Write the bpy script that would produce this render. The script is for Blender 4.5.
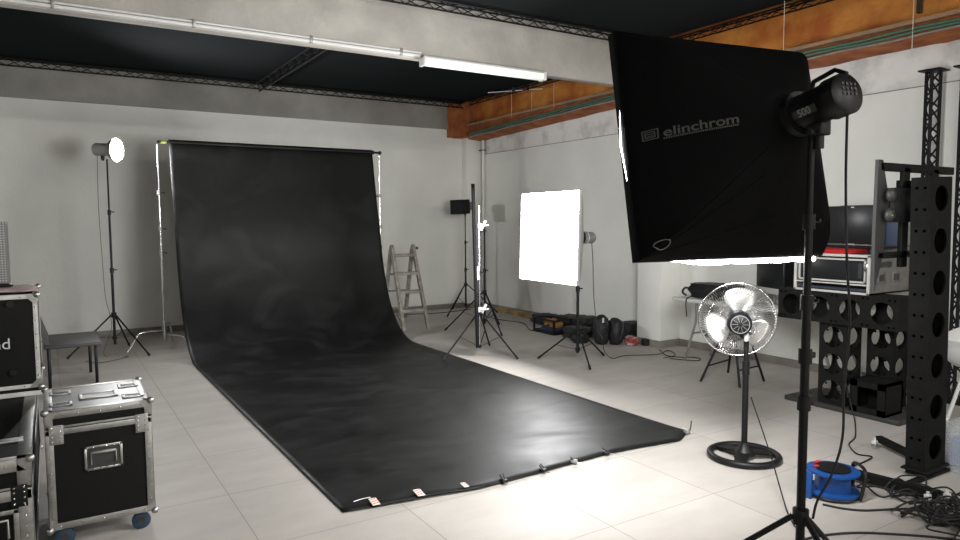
import bpy, bmesh, math, random
from mathutils import Vector, Matrix, noise
from mathutils.bvhtree import BVHTree

for o in list(bpy.data.objects): bpy.data.objects.remove(o)
SC = bpy.context.scene
COL = SC.collection
R = math.radians
PI = math.pi

# ------------------------------------------------------------------ camera
EYE = Vector((0, 0, 1.61))
yaw, pitch, roll = R(31.966), R(-4.1585), R(-0.3273)
fwd = Vector((math.sin(yaw)*math.cos(pitch), math.cos(yaw)*math.cos(pitch), math.sin(pitch)))
rt = Vector((math.cos(yaw), -math.sin(yaw), 0)); up = rt.cross(fwd)
rt2 = rt*math.cos(roll)+up*math.sin(roll); up2 = -rt*math.sin(roll)+up*math.cos(roll)
cam = bpy.data.objects.new('camera', bpy.data.cameras.new('camera')); COL.objects.link(cam)
cam.matrix_world = Matrix(((rt2.x, up2.x, -fwd.x, 0), (rt2.y, up2.y, -fwd.y, 0), (rt2.z, up2.z, -fwd.z, EYE.z), (0, 0, 0, 1)))
cam.data.sensor_width = 36; cam.data.lens = 36*689.8/960; cam.data.clip_start = .02
SC.camera = cam

# ------------------------------------------------------------------ world, exposure
W = bpy.data.worlds.new('world'); SC.world = W; W.use_nodes = True
W.node_tree.nodes['Background'].inputs[0].default_value = (.8, .85, .9, 1)
W.node_tree.nodes['Background'].inputs[1].default_value = .05
SC.view_settings.view_transform = 'Standard'; SC.view_settings.look = 'None'
SC.view_settings.gamma = 1; SC.view_settings.use_curve_mapping = False
SC.view_settings.exposure = 0.0
E_NEAR, E_MID, E_STROBE, E_TUBE, E_FILL_BACK = 56.0, 38.0, 430.0, .42, 150.0  # last value drives the added fill battens behind the camera

# ------------------------------------------------------------------ materials
def mat(name, color, rough=.6, metal=0, spec=.5, var=0, vscale=8, bump=0, bscale=40, color2=None, emit=0, emit_color=None, alpha=1, trans=0, sheen=0, detail=4, lo=.35, hi=.65, coat=0, twosided=True):
    m = bpy.data.materials.new(name); m.use_nodes = True
    nt = m.node_tree; N = nt.nodes; L = nt.links; b = N['Principled BSDF']
    c = (*color, 1)
    b.inputs['Base Color'].default_value = c; b.inputs['Roughness'].default_value = rough
    b.inputs['Metallic'].default_value = metal; b.inputs['Specular IOR Level'].default_value = spec
    if trans: b.inputs['Transmission Weight'].default_value = trans
    if alpha < 1: b.inputs['Alpha'].default_value = alpha
    if coat: b.inputs['Coat Weight'].default_value = coat
    if emit:
        b.inputs['Emission Color'].default_value = (*(emit_color or (1, 1, 1)), 1); b.inputs['Emission Strength'].default_value = emit
    if var or color2 or bump:
        tc = N.new('ShaderNodeTexCoord')
    if var or color2:
        n = N.new('ShaderNodeTexNoise'); n.inputs['Scale'].default_value = vscale; n.inputs['Detail'].default_value = detail
        L.new(tc.outputs['Object'], n.inputs['Vector'])
        r = N.new('ShaderNodeValToRGB'); r.color_ramp.elements[0].position = lo; r.color_ramp.elements[1].position = hi
        c2 = color2 if color2 else tuple(min(1, x*(1+var)) for x in color)
        c1 = color if color2 else tuple(x*(1-var) for x in color)
        r.color_ramp.elements[0].color = (*c1, 1); r.color_ramp.elements[1].color = (*c2, 1)
        L.new(n.outputs['Fac'], r.inputs['Fac']); L.new(r.outputs['Color'], b.inputs['Base Color'])
    if bump:
        n2 = N.new('ShaderNodeTexNoise'); n2.inputs['Scale'].default_value = bscale; n2.inputs['Detail'].default_value = 5
        L.new(tc.outputs['Object'], n2.inputs['Vector'])
        bp = N.new('ShaderNodeBump'); bp.inputs['Strength'].default_value = bump; bp.inputs['Distance'].default_value = .02
        L.new(n2.outputs['Fac'], bp.inputs['Height']); L.new(bp.outputs['Normal'], b.inputs['Normal'])
    return m

M = {}
M['wall'] = mat('white_plaster', (.71, .71, .67), .75, var=.05, vscale=1.2, bump=.15, bscale=30)
M['wall_up'] = mat('rough_plaster', (.50, .49, .48), .85, color2=(.70,.69,.67), lo=.33, hi=.5, detail=9, vscale=3.5, bump=.5, bscale=12)
M['concrete'] = mat('concrete', (.30, .285, .255), .85, color2=(.40, .38, .345), vscale=2.2, detail=8, bump=.3, bscale=25)
M['concrete_dark'] = mat('concrete_dark', (.23, .222, .20), .9, color2=(.32, .308, .28), vscale=1.6, detail=8, bump=.3, bscale=25)
M['tarp'] = mat('black_tarp', (.0035, .0042, .0048), .95, spec=.04, bump=.1, bscale=3)
_t = M['tarp'].node_tree; _d = _t.nodes.new('ShaderNodeBsdfDiffuse'); _d.inputs[0].default_value = (.019, .021, .022, 1)
_t.links.new(_d.outputs[0], _t.nodes['Material Output'].inputs[0])
M['foam'] = mat('orange_foam', (.36, .09, .012), .75, color2=(.60, .25, .045), vscale=2.5, detail=7, bump=.8, bscale=9)
M['foam_dark'] = mat('rust_foam', (.22, .055, .016), .8, color2=(.36, .12, .035), vscale=5, detail=7, bump=.8, bscale=12)
M['ledge'] = mat('grey_ledge', (.22, .17, .12), .85, color2=(.38, .20, .10), vscale=4, bump=.4, bscale=20)
M['base'] = mat('baseboard_tile', (.20, .185, .165), .5, var=.1)
M['black'] = mat('black_plastic', (.0055, .0055, .006), .45, spec=.3)
M['black_matte'] = mat('black_matte', (.012, .012, .013), .8, spec=.2)
M['black_metal'] = mat('black_metal', (.006, .006, .0065), .45, spec=.25)
M['void'] = mat('dark_hole', (.0008, .0008, .0008), 1, spec=0)
M['rubber'] = mat('rubber', (.012, .012, .012), .8)
M['fabric'] = mat('black_fabric', (.0032, .0032, .0035), .8, spec=.08, bump=.25, bscale=9)
M['nylon'] = mat('bag_nylon', (.007, .007, .008), .6, bump=.5, bscale=22)
M['navy'] = mat('navy_nylon', (.018, .022, .045), .7, bump=.4, bscale=20)
M['dgrey'] = mat('dark_grey', (.028, .028, .028), .5)
M['mgrey'] = mat('mid_grey', (.16, .16, .16), .5)
M['lgrey'] = mat('light_grey', (.42, .42, .41), .5)
M['ink'] = mat('grey_print', (.062, .062, .062), .6)
M['head_print'] = mat('head_print', (.22, .22, .22), .6)
M['white_print'] = mat('white_print', (.5, .5, .5), .6)
M['chrome'] = mat('chrome', (.75, .75, .76), .18, metal=1)
M['alu'] = mat('brushed_aluminium', (.40, .40, .385), .42, metal=1, var=.1, vscale=30)
M['alu_dull'] = mat('dull_aluminium', (.33, .33, .315), .5, metal=.7, var=.15, vscale=18)
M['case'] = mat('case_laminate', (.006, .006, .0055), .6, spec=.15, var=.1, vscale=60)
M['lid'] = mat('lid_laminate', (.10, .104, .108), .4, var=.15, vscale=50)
M['case_side'] = mat('case_side_grey', (.13, .127, .118), .6, var=.15, vscale=12)
M['bead'] = mat('edge_white', (.46, .455, .425), .5, var=.1, vscale=10)
M['white'] = mat('white_plastic', (.65, .65, .63), .45)
M['white_dirty'] = mat('scuffed_wood', (.20, .185, .155), .7, color2=(.36, .34, .30), vscale=14, detail=6)
M['blue'] = mat('blue_plastic', (.006, .06, .25), .4)
M['blue_dark'] = mat('blue_rubber', (.012, .04, .075), .5)
M['drawer'] = mat('drawer_face', (.025, .03, .045), .4)
M['red'] = mat('red_cloth', (.42, .01, .012), .8)
M['redbag'] = mat('red_white_bag', (.28, .04, .035), .5, color2=(.50, .45, .42), vscale=9, lo=.45, hi=.6)
M['tan'] = mat('tan_wood', (.33, .24, .12), .8, var=.2, vscale=6)
M['yellow'] = mat('yellow_tool', (.26, .12, .03), .5)
M['yellowtape'] = mat('yellow_tape', (.16, .17, .03), .6)
M['pink'] = mat('pink_cloth', (.45, .34, .32), .9, bump=.3)
M['tapem'] = mat('barrier_tape', (.75, .68, .62), .6)
M['tapered'] = mat('barrier_red', (.55, .10, .05), .6)
M['screen'] = mat('dark_screen', (.012, .013, .014), .3, spec=.4)
M['bench'] = mat('grey_vinyl', (.06, .06, .06), .55, bump=.2)
M['green'] = mat('green_conduit', (.06, .16, .11), .5)
M['conduit'] = mat('white_conduit', (.62, .62, .60), .45)
M['string'] = mat('string', (.55, .5, .42), .8)
M['glassy'] = mat('clear_plastic', (.75, .8, .85), .25, trans=.0, alpha=.28)
M['blade'] = mat('steel_blade', (.80, .80, .78), .32, metal=.85)
M['peg'] = mat('peg_steel', (.22, .22, .21), .5, metal=.3)
M['totem'] = mat('totem_black', (.0085, .0085, .008), .75, spec=.12, var=.15, vscale=20)
M['e_near'] = mat('near_diffuser', (.8, .8, .8), .8, emit=E_NEAR)
M['e_mid'] = mat('mid_diffuser', (.8, .8, .8), .8, emit=E_MID)
M['e_strobe'] = mat('flash_bulb', (.8, .8, .8), .8, emit=E_STROBE)
M['e_tube'] = mat('tube_diffuser', (.6, .62, .58), .5, emit=E_TUBE, emit_color=(.92, 1, .9))
M['e_fill_b'] = mat('fill_tube_diffuser', (.8, .8, .8), .5, emit=E_FILL_BACK, emit_color=(1, .97, .92))  # glow of the unseen battens added to brighten the room
M['soft_back'] = mat('silver_fabric', (.34, .34, .33), .6, bump=.2)

def floor_mat():
    m = bpy.data.materials.new('floor_tiles'); m.use_nodes = True
    nt = m.node_tree; N = nt.nodes; L = nt.links; b = N['Principled BSDF']
    g = N.new('ShaderNodeNewGeometry'); s = N.new('ShaderNodeSeparateXYZ'); L.new(g.outputs['Position'], s.inputs[0])
    def mth(op, a, c=None):
        n = N.new('ShaderNodeMath'); n.operation = op
        for i, v in enumerate((a, c)):
            if v is None: continue
            if isinstance(v, (int, float)): n.inputs[i].default_value = v
            else: L.new(v, n.inputs[i])
        return n.outputs[0]
    def joint(out, off, per, w):
        f = mth('FRACT', mth('DIVIDE', mth('ADD', out, -off + per*20), per))
        d = mth('MINIMUM', f, mth('SUBTRACT', 1.0, f))
        return mth('LESS_THAN', d, w/per), mth('FLOOR', mth('DIVIDE', mth('ADD', out, -off + per*20), per))
    jx, ix = joint(s.outputs[0], .834, .803, .0026)
    jy, iy = joint(s.outputs[1], 2.622, .768, .0022)
    j = mth('MAXIMUM', jx, jy)
    no = N.new('ShaderNodeTexNoise'); no.inputs['Scale'].default_value = 1.7; no.inputs['Detail'].default_value = 8; no.inputs['Roughness'].default_value = .6
    mp = N.new('ShaderNodeMapping'); mp.inputs['Scale'].default_value = (1, 2.2, 1)
    L.new(g.outputs['Position'], mp.inputs[0]); L.new(mp.outputs[0], no.inputs['Vector'])
    wn = N.new('ShaderNodeTexWhiteNoise'); wn.noise_dimensions = '2D'
    cb = N.new('ShaderNodeCombineXYZ'); L.new(ix, cb.inputs[0]); L.new(iy, cb.inputs[1]); L.new(cb.outputs[0], wn.inputs['Vector'])
    v = mth('ADD', mth('MULTIPLY', no.outputs['Fac'], .85), mth('MULTIPLY', wn.outputs['Value'], .15))
    r = N.new('ShaderNodeValToRGB'); r.color_ramp.elements[0].position = .3; r.color_ramp.elements[1].position = .7
    r.color_ramp.elements[0].color = (.37, .345, .315, 1); r.color_ramp.elements[1].color = (.46, .432, .40, 1)
    L.new(v, r.inputs[0])
    mx = N.new('ShaderNodeMixRGB'); mx.inputs[2].default_value = (.24, .22, .195, 1); L.new(r.outputs[0], mx.inputs[1])
    L.new(j, mx.inputs[0]); L.new(mx.outputs[0], b.inputs['Base Color'])
    b.inputs['Roughness'].default_value = .52; b.inputs['Specular IOR Level'].default_value = .2
    return m
M['floor'] = floor_mat()

def paper_mat():
    m = bpy.data.materials.new('black_paper'); m.use_nodes = True
    nt = m.node_tree; N = nt.nodes; L = nt.links; b = N['Principled BSDF']
    tc = N.new('ShaderNodeTexCoord')
    mp = N.new('ShaderNodeMapping'); mp.inputs['Rotation'].default_value = (0, 0, .5); mp.inputs['Scale'].default_value = (1, 1.7, 1)
    L.new(tc.outputs['Object'], mp.inputs[0])
    a = N.new('ShaderNodeTexNoise'); a.inputs['Scale'].default_value = 1.6; a.inputs['Detail'].default_value = 9; a.inputs['Distortion'].default_value = 1.2
    L.new(mp.outputs[0], a.inputs['Vector'])
    r = N.new('ShaderNodeValToRGB'); r.color_ramp.elements[0].position = .50; r.color_ramp.elements[1].position = .76
    r.color_ramp.elements[0].color = (.0062, .0066, .0063, 1); r.color_ramp.elements[1].color = (.017, .018, .0175, 1)
    L.new(a.outputs['Fac'], r.inputs[0]); L.new(r.outputs[0], b.inputs['Base Color'])
    b.inputs['Specular IOR Level'].default_value = .22
    rn = N.new('ShaderNodeTexNoise'); rn.inputs['Scale'].default_value = 1.1; rn.inputs['Detail'].default_value = 8; rn.inputs['Distortion'].default_value = 1.5
    L.new(mp.outputs[0], rn.inputs['Vector'])
    rr = N.new('ShaderNodeMapRange'); rr.inputs[1].default_value = .3; rr.inputs[2].default_value = .7; rr.inputs[3].default_value = .40; rr.inputs[4].default_value = .56
    L.new(rn.outputs['Fac'], rr.inputs[0]); L.new(rr.outputs[0], b.inputs['Roughness'])
    n2 = N.new('ShaderNodeTexNoise'); n2.inputs['Scale'].default_value = 2.2; n2.inputs['Detail'].default_value = 3; n2.inputs['Distortion'].default_value = .8
    L.new(mp.outputs[0], n2.inputs['Vector'])
    bp = N.new('ShaderNodeBump'); bp.inputs['Strength'].default_value = .07; bp.inputs['Distance'].default_value = .03
    L.new(n2.outputs['Fac'], bp.inputs['Height']); L.new(bp.outputs[0], b.inputs['Normal'])
    return m
M['paper'] = paper_mat()

# ------------------------------------------------------------------ mesh builder
def basis(d):
    d = Vector(d).normalized(); a = Vector((0, 0, 1)) if abs(d.z) < .9 else Vector((1, 0, 0))
    x = d.cross(a).normalized(); return x, d.cross(x).normalized(), d

class MB:
    def __init__(s): s.b = bmesh.new()
    def box(s, x0, x1, y0, y1, z0, z1, bev=0, rot=None, piv=None):
        c = Vector(((x0+x1)/2, (y0+y1)/2, (z0+z1)/2))
        r = bmesh.ops.create_cube(s.b, size=1)
        vs = r['verts']
        for v in vs: v.co = Vector((v.co.x*(x1-x0), v.co.y*(y1-y0), v.co.z*(z1-z0)))+c
        if bev:
            es = list({e for v in vs for e in v.link_edges})
            rr = bmesh.ops.bevel(s.b, geom=es, offset=bev, segments=2, affect='EDGES', profile=.5)
            vs = list({v for f in rr['faces'] for v in f.verts} | {v for v in vs if v.is_valid})
        if rot is not None:
            p = Vector(piv) if piv is not None else c
            for v in vs: v.co = p + rot @ (v.co-p)
        return s
    def bar(s, p0, p1, w, h, upv=(0, 0, 1), bev=0):
        p0 = Vector(p0); p1 = Vector(p1); d = (p1-p0); l = d.length; d.normalize()
        u = Vector(upv); x = d.cross(u)
        if x.length < 1e-4: x = d.cross(Vector((1, 0, 0)))
        x.normalize(); u = x.cross(d)
        r = bmesh.ops.create_cube(s.b, size=1); vs = r['verts']
        for v in vs: v.co = (p0+p1)/2 + x*v.co.x*w + d*v.co.y*l + u*v.co.z*h
        if bev: bmesh.ops.bevel(s.b, geom=list({e for v in vs for e in v.link_edges}), offset=bev, segments=1, affect='EDGES')
        return s
    def cyl(s, p0, p1, r0, r1=None, n=14, caps=True):
        r1 = r0 if r1 is None else r1
        return s.lathe([(0, r0), (1, r1)], p0, p1, n, caps)
    def lathe(s, prof, p0, p1, n=20, caps=True):
        p0 = Vector(p0); p1 = Vector(p1); d = p1-p0; x, y, z = basis(d); rings = []
        for t, r in prof:
            rings.append([s.b.verts.new(p0+d*t+(x*math.cos(2*PI*k/n)+y*math.sin(2*PI*k/n))*max(r, 1e-5)) for k in range(n)])
        for a, c in zip(rings, rings[1:]):
            for k in range(n):
                f = s.b.faces.new((a[k], a[(k+1) % n], c[(k+1) % n], c[k])); f.smooth = True
        if caps:
            s.b.faces.new(rings[0][::-1]); s.b.faces.new(rings[-1])
        return s
    def tube(s, pts, r, n=8, closed=False):
        pts = [Vector(p) for p in pts]; m = len(pts); rings = []
        x = None
        for i, p in enumerate(pts):
            if closed: t = pts[(i+1) % m]-pts[i-1]
            else: t = pts[min(i+1, m-1)]-pts[max(i-1, 0)]
            t.normalize()
            if x is None: x = basis(t)[0]
            else:
                x = (x - t*x.dot(t))
                if x.length < 1e-5: x = basis(t)[0]
                x.normalize()
            y = t.cross(x)
            rings.append([s.b.verts.new(p+(x*math.cos(2*PI*k/n)+y*math.sin(2*PI*k/n))*r) for k in range(n)])
        q = list(zip(rings, rings[1:])) + ([(rings[-1], rings[0])] if closed else [])
        for a, c in q:
            for k in range(n):
                f = s.b.faces.new((a[k], a[(k+1) % n], c[(k+1) % n], c[k])); f.smooth = True
        if not closed:
            s.b.faces.new(rings[0][::-1]); s.b.faces.new(rings[-1])
        return s
    def ring(s, c, nrm, R_, r, n=40, k=6, sx=1):
        x, y, z = basis(nrm); c = Vector(c)
        return s.tube([c+(x*math.cos(2*PI*i/n)+y*math.sin(2*PI*i/n))*R_ for i in range(n)], r, k, True)
    def sph(s, c, r, sc=(1, 1, 1), n=12):
        rr = bmesh.ops.create_uvsphere(s.b, u_segments=n, v_segments=max(6, n*2//3), radius=r)
        for v in rr['verts']: v.co = Vector((v.co.x*sc[0], v.co.y*sc[1], v.co.z*sc[2]))+Vector(c)
        for f in {f for v in rr['verts'] for f in v.link_faces}: f.smooth = True
        return s
    def prism(s, poly, d):
        d = Vector(d); a = [s.b.verts.new(Vector(p)) for p in poly]; c = [s.b.verts.new(Vector(p)+d) for p in poly]
        n = len(a); s.b.faces.new(a[::-1]); s.b.faces.new(c)
        for i in range(n): s.b.faces.new((a[i], a[(i+1) % n], c[(i+1) % n], c[i]))
        return s
    def holed(s, o, ux, uy, size_x, size_y, r, th, n=24, off=(0, 0)):
        """one rectangular plate cell with a round hole, o = corner, ux/uy unit directions"""
        o = Vector(o); ux = Vector(ux); uy = Vector(uy); nn = ux.cross(uy)*th
        cx, cy = size_x/2+off[0], size_y/2+off[1]
        I = []; O = []
        for k in range(n):
            a = 2*PI*(k+.5)/n; ca, sa = math.cos(a), math.sin(a)
            I.append(o+ux*(cx+ca*r)+uy*(cy+sa*r))
            tx = ((size_x-cx) if ca > 0 else cx)/max(abs(ca), 1e-9); ty = ((size_y-cy) if sa > 0 else cy)/max(abs(sa), 1e-9)
            t = min(tx, ty); O.append(o+ux*(cx+ca*t)+uy*(cy+sa*t))
        corners = [(size_x, size_y), (0, size_y), (0, 0), (size_x, 0)]
        V = [[s.b.verts.new(p+dd) for p in I] for dd in (Vector(), nn)]; Q = [[s.b.verts.new(p+dd) for p in O] for dd in (Vector(), nn)]
        C = [[s.b.verts.new(o+ux*c[0]+uy*c[1]+dd) for c in corners] for dd in (Vector(), nn)]
        def side(p):
            l = (p-o).dot(ux); m = (p-o).dot(uy); e = 1e-5
            return 0 if abs(l-size_x) < e else 1 if abs(m-size_y) < e else 2 if abs(l) < e else 3
        for k in range(n):
            j = (k+1) % n; sa_, sb_ = side(O[k]), side(O[j])
            for L_ in (0, 1):
                vs = [V[L_][k], Q[L_][k]]
                if sa_ != sb_: vs.append(C[L_][sa_])
                vs += [Q[L_][j], V[L_][j]]
                s.b.faces.new(vs if L_ else vs[::-1])
            f = s.b.faces.new((V[0][k], V[1][k], V[1][j], V[0][j])); f.smooth = True
            if sa_ != sb_:
                s.b.faces.new((Q[0][k], C[0][sa_], C[1][sa_], Q[1][k])); s.b.faces.new((C[0][sa_], Q[0][j], Q[1][j], C[1][sa_]))
            else: s.b.faces.new((Q[0][k], Q[0][j], Q[1][j], Q[1][k]))
        return s
    def build(s, name, m, parent=None, smooth=None):
        me = bpy.data.meshes.new(name); bmesh.ops.recalc_face_normals(s.b, faces=s.b.faces[:]); s.b.to_mesh(me); s.b.free()
        if smooth is not None:
            for p in me.polygons: p.use_smooth = True
            me.set_sharp_from_angle(angle=R(smooth))
        else:
            me.set_sharp_from_angle(angle=R(50))
        o = bpy.data.objects.new(name, me); COL.objects.link(o)
        if m is not None: me.materials.append(M[m] if isinstance(m, str) else m)
        if parent: o.parent = parent
        return o

def thing(name, label, cat, loc=(0, 0, 0), rz=0, group=None):
    o = bpy.data.objects.new(name, None); COL.objects.link(o); o.location = loc; o.rotation_euler = (0, 0, rz)
    o.empty_display_size = .1; o['label'] = label; o['category'] = cat
    if group: o['group'] = group
    return o
def tag(o, label, cat, group=None):
    o['label'] = label; o['category'] = cat
    if group: o['group'] = group
    return o
def struct(o): o['kind'] = 'structure'; return o
def dup(root, loc=None, rz=None, label=None, group=None):
    r = root.copy(); COL.objects.link(r)
    if loc is not None: r.location = loc
    if rz is not None: r.rotation_euler = (0, 0, rz)
    if label: r['label'] = label
    if group: r['group'] = group
    for ch in list(root.children):
        c = ch.copy(); COL.objects.link(c); c.parent = r
        for g in list(ch.children):
            d = g.copy(); COL.objects.link(d); d.parent = c
    return r
def attach(o, root):
    o.parent = root; o.matrix_parent_inverse = (Matrix.Translation(root.location) @ Matrix.Diagonal((*root.scale, 1))).inverted(); return o
def smoothpts(pts, n=8):
    P = [Vector(p) for p in pts]; P = [P[0]*2-P[1]]+P+[P[-1]*2-P[-2]]; out = []
    for i in range(1, len(P)-2):
        a, b, c, d = P[i-1:i+3]
        for k in range(n):
            t = k/n
            out.append(.5*((2*b)+(c-a)*t+(2*a-5*b+4*c-d)*t*t+(3*b-a-3*c+d)*t**3))
    out.append(P[-2]); return out
def text_mesh(s, size, depth=.001, bold=0):
    cu = bpy.data.curves.new('t', 'FONT'); cu.body = s; cu.size = size; cu.extrude = depth; cu.offset = bold
    o = bpy.data.objects.new('t', cu); COL.objects.link(o); bpy.context.view_layer.update()
    me = bpy.data.meshes.new_from_object(o.evaluated_get(bpy.context.evaluated_depsgraph_get()))
    bpy.data.objects.remove(o); return me
def text_part(name, s, size, m, parent, origin, ux, uy, bold=0, center=False, right=False):
    me = text_mesh(s, size, .0006, bold); ux = Vector(ux).normalized(); uy = Vector(uy).normalized(); nn = ux.cross(uy)
    w = max(v.co.x for v in me.vertices)
    for v in me.vertices: v.co = Vector(origin)+ux*(v.co.x-(w/2 if center else w if right else 0))+uy*v.co.y+nn*v.co.z
    me.name = name; me.materials.clear(); me.materials.append(M[m])
    o = bpy.data.objects.new(name, me); COL.objects.link(o); o.parent = parent; return o
def blob(x0, x1, y0, y1, z0, z1, seed=0, amp=.08, sq=.6, cuts=10):
    """soft sagging lump (bag) filling a box"""
    mb = MB(); r = bmesh.ops.create_cube(mb.b, size=2)
    bmesh.ops.subdivide_edges(mb.b, edges=mb.b.edges[:], cuts=cuts, use_grid_fill=True)
    for v in mb.b.verts:
        p = v.co.copy(); q = p.normalized()*1.15
        p = p*(1-sq)+q*sq
        nz = noise.noise(p*1.3+Vector((seed*7.3, seed, 0)))*amp*2+noise.noise(p*3.4+Vector((seed*3.1, 0, seed)))*amp
        p = p*(1+nz)
        v.co = Vector(((x0+x1)/2+p.x*(x1-x0)/2, (y0+y1)/2+p.y*(y1-y0)/2, max(z0, (z0+z1)/2+p.z*(z1-z0)/2)))
    for f in mb.b.faces: f.smooth = True
    return mb

# ================================================================== STRUCTURE
XR, YB, XL, YF, ZT = 6.78, 10.95, -4.2, -4.5, 4.25
struct(MB().box(XL, XR+.3, YF, YB+.3, -.12, 0).build('floor', 'floor'))
struct(MB().box(XL-.2, XR+.3, YB, YB+.2, 0, ZT).build('wall_back', 'wall'))
struct(MB().box(XR, XR+.2, YF, YB, 0, 2.80).build('wall_right', 'wall'))
mb = MB()
ys = [YF+i*(YB-YF)/90 for i in range(91)]
def ragz(y):
    base = 3.20 + .05*noise.noise(Vector((y*1.7, 3, 0))) + .035*noise.noise(Vector((y*6, 8, 0)))
    return base - 0
mb.prism([(XR+.01, YF, 2.80)]+[(XR+.01, YB, 2.80)]+[(XR+.01, y, 3.4) for y in (YB, YF)], (.15, 0, 0))
struct(mb.build('wall_right_upper', 'wall_up'))
struct(MB().box(XR-.004, XR+.02, YF, YB, 2.792, 2.800).build('trim_1', 'mgrey'))
struct(MB().box(XL-.2, XL, YF, YB, 0, ZT).build('wall_left', 'wall'))
struct(MB().box(XL-.2, XR+.3, YF-.2, YF, 0, ZT).build('wall_front', 'wall'))
struct(MB().box(XL-.2, XR+.5, YF-.2, YB+.2, ZT, ZT+.15).build('ceiling', 'concrete_dark'))
# corner column and pilaster on the right wall
struct(MB().box(6.46, XR, YB-.17, YB, 0, 3.1, .004).build('trim_2', 'wall'))
struct(MB().box(6.43, XR, 6.06, 6.46, 0, 3.1, .004).build('trim_3', 'wall'))
# baseboards
struct(MB().box(XL, 6.46, YB-.014, YB, 0, .085, .003).build('baseboard_back', 'base'))
struct(MB().box(XR-.014, XR, YF, 6.06, 0, .085, .003).box(XR-.014, XR, 6.46, YB-.17, 0, .085, .003)
       .box(6.416, 6.43, 6.046, 6.474, 0, .085, .003).box(6.43, XR, 6.046, 6.06, 0, .085, .003).box(6.446, 6.46, YB-.184, YB, 0, .085, .003).box(6.446, XR, YB-.184, YB-.17, 0, .085, .003).build('baseboard_right', 'base'))
# concrete beams
struct(MB().box(XL, 6.20, YB-.05, YB, 3.23, 4.2, .01).build('trim_4', 'concrete_dark'))
struct(MB().box(XL, 6.62, 6.26, 6.38, 3.215, 4.2, .012).build('trim_5', 'concrete'))
# black tarps forming the dark ceiling of the two bays
def tarp(name, x0, x1, y0, y1, z, sag=.03):
    mb = MB(); nx, ny = 26, 18; g = []
    for i in range(nx+1):
        for j in range(ny+1):
            x = x0+(x1-x0)*i/nx; y = y0+(y1-y0)*j/ny
            zz = z-sag*math.sin(PI*j/ny)*(.5+.5*abs(math.sin(i*.6)))*(0 if j in (0, ny) else 1)
            g.append((x, y, zz))
    for dz in (0, .02): 
        vs = [mb.b.verts.new((a, b, c+dz)) for a, b, c in g]
        for i in range(nx):
            for j in range(ny):
                a = i*(ny+1)+j; f = mb.b.faces.new((vs[a], vs[a+1], vs[a+ny+2], vs[a+ny+1])); f.smooth = True
    return mb.build(name, 'tarp')
tag(tarp('ceiling_tarp', XL, 6.36, 6.40, 10.86, 3.70, .02), 'black fabric sheet stretched under the roof between the two concrete beams', 'ceiling cloth')
tag(tarp('ceiling_tarp', XL, 6.46, -4.4, 6.24, 3.80, .02), 'black fabric sheet stretched under the roof in front of the near concrete beam', 'ceiling cloth')
# foam-covered upper wall and ledge on the right
mb = MB(); n = 110
def rise(y): return -.04*max(0, y-7)
def foamwall(y): return 3.17+rise(y)*.7+.04*noise.noise(Vector((y*2.1, 0, 1)))+.03*noise.noise(Vector((y*8, 0, 5)))
top = []
for i in range(n+1):
    y = YF+(YB-YF)*i/n
    row = []
    for z, dx in ((foamwall(y), 0), (foamwall(y)+.03, .05), (3.40, .06+.02*noise.noise(Vector((y*3, 1, 1)))), (3.8, .04+.03*noise.noise(Vector((y*1.5, 2, 1)))), (4.24, .03)):
        row.append(mb.b.verts.new((XR-dx, y, z)))
    row.append(mb.b.verts.new((XR+.02, y, 4.24))); row.append(mb.b.verts.new((XR+.02, y, foamwall(y))))
    top.append(row)
for a, b in zip(top, top[1:]):
    for k in range(len(a)):
        f = mb.b.faces.new((a[k], b[k], b[(k+1) % len(a)], a[(k+1) % len(a)])); f.smooth = True
struct(mb.build('trim_6', 'foam'))
mb = MB(); top = []
for i in range(n+1):
    y = YF+(YB-YF)*i/n; w = .03*noise.noise(Vector((y*2.7, 4, 0))); zb = 3.145+rise(y)*.7+.015*noise.noise(Vector((y*2.3, 9, 0)))
    row = [mb.b.verts.new(p) for p in ((XR-.02, y, zb), (6.50+w*.3, y, zb+.02), (6.47+w, y, zb+.06), (6.48+w, y, 3.22+rise(y)*.7), (6.52, y, 3.30), (XR-.02, y, 3.33))]
    top.append(row)
for a, b in zip(top, top[1:]):
    for k in range(len(a)):
        f = mb.b.faces.new((a[k], b[k], b[(k+1) % len(a)], a[(k+1) % len(a)])); f.smooth = True
mb.b.faces.new(top[0]); mb.b.faces.new(top[-1][::-1])
struct(mb.build('trim_7', 'foam_dark'))
mb = MB()
for i in range(30):
    ya = YF+(YB-.1-YF)*i/30; yb_ = YF+(YB-.1-YF)*(i+1)/30
    mb.bar((6.49, ya, 3.31), (6.49, yb_, 3.31), .06, .035)
struct(mb.build('trim_8', 'ledge'))
# rust-coloured foam lump over the end of the back beam
struct(blob(6.14, 6.52, 10.78, 11.0, 3.08, 3.72, 3, .05, .2).build('trim_9', 'foam_dark'))
struct(MB().box(6.2, 6.78, 10.85, 10.95, 3.23, 4.2).build('trim_10', 'foam_dark'))

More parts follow.
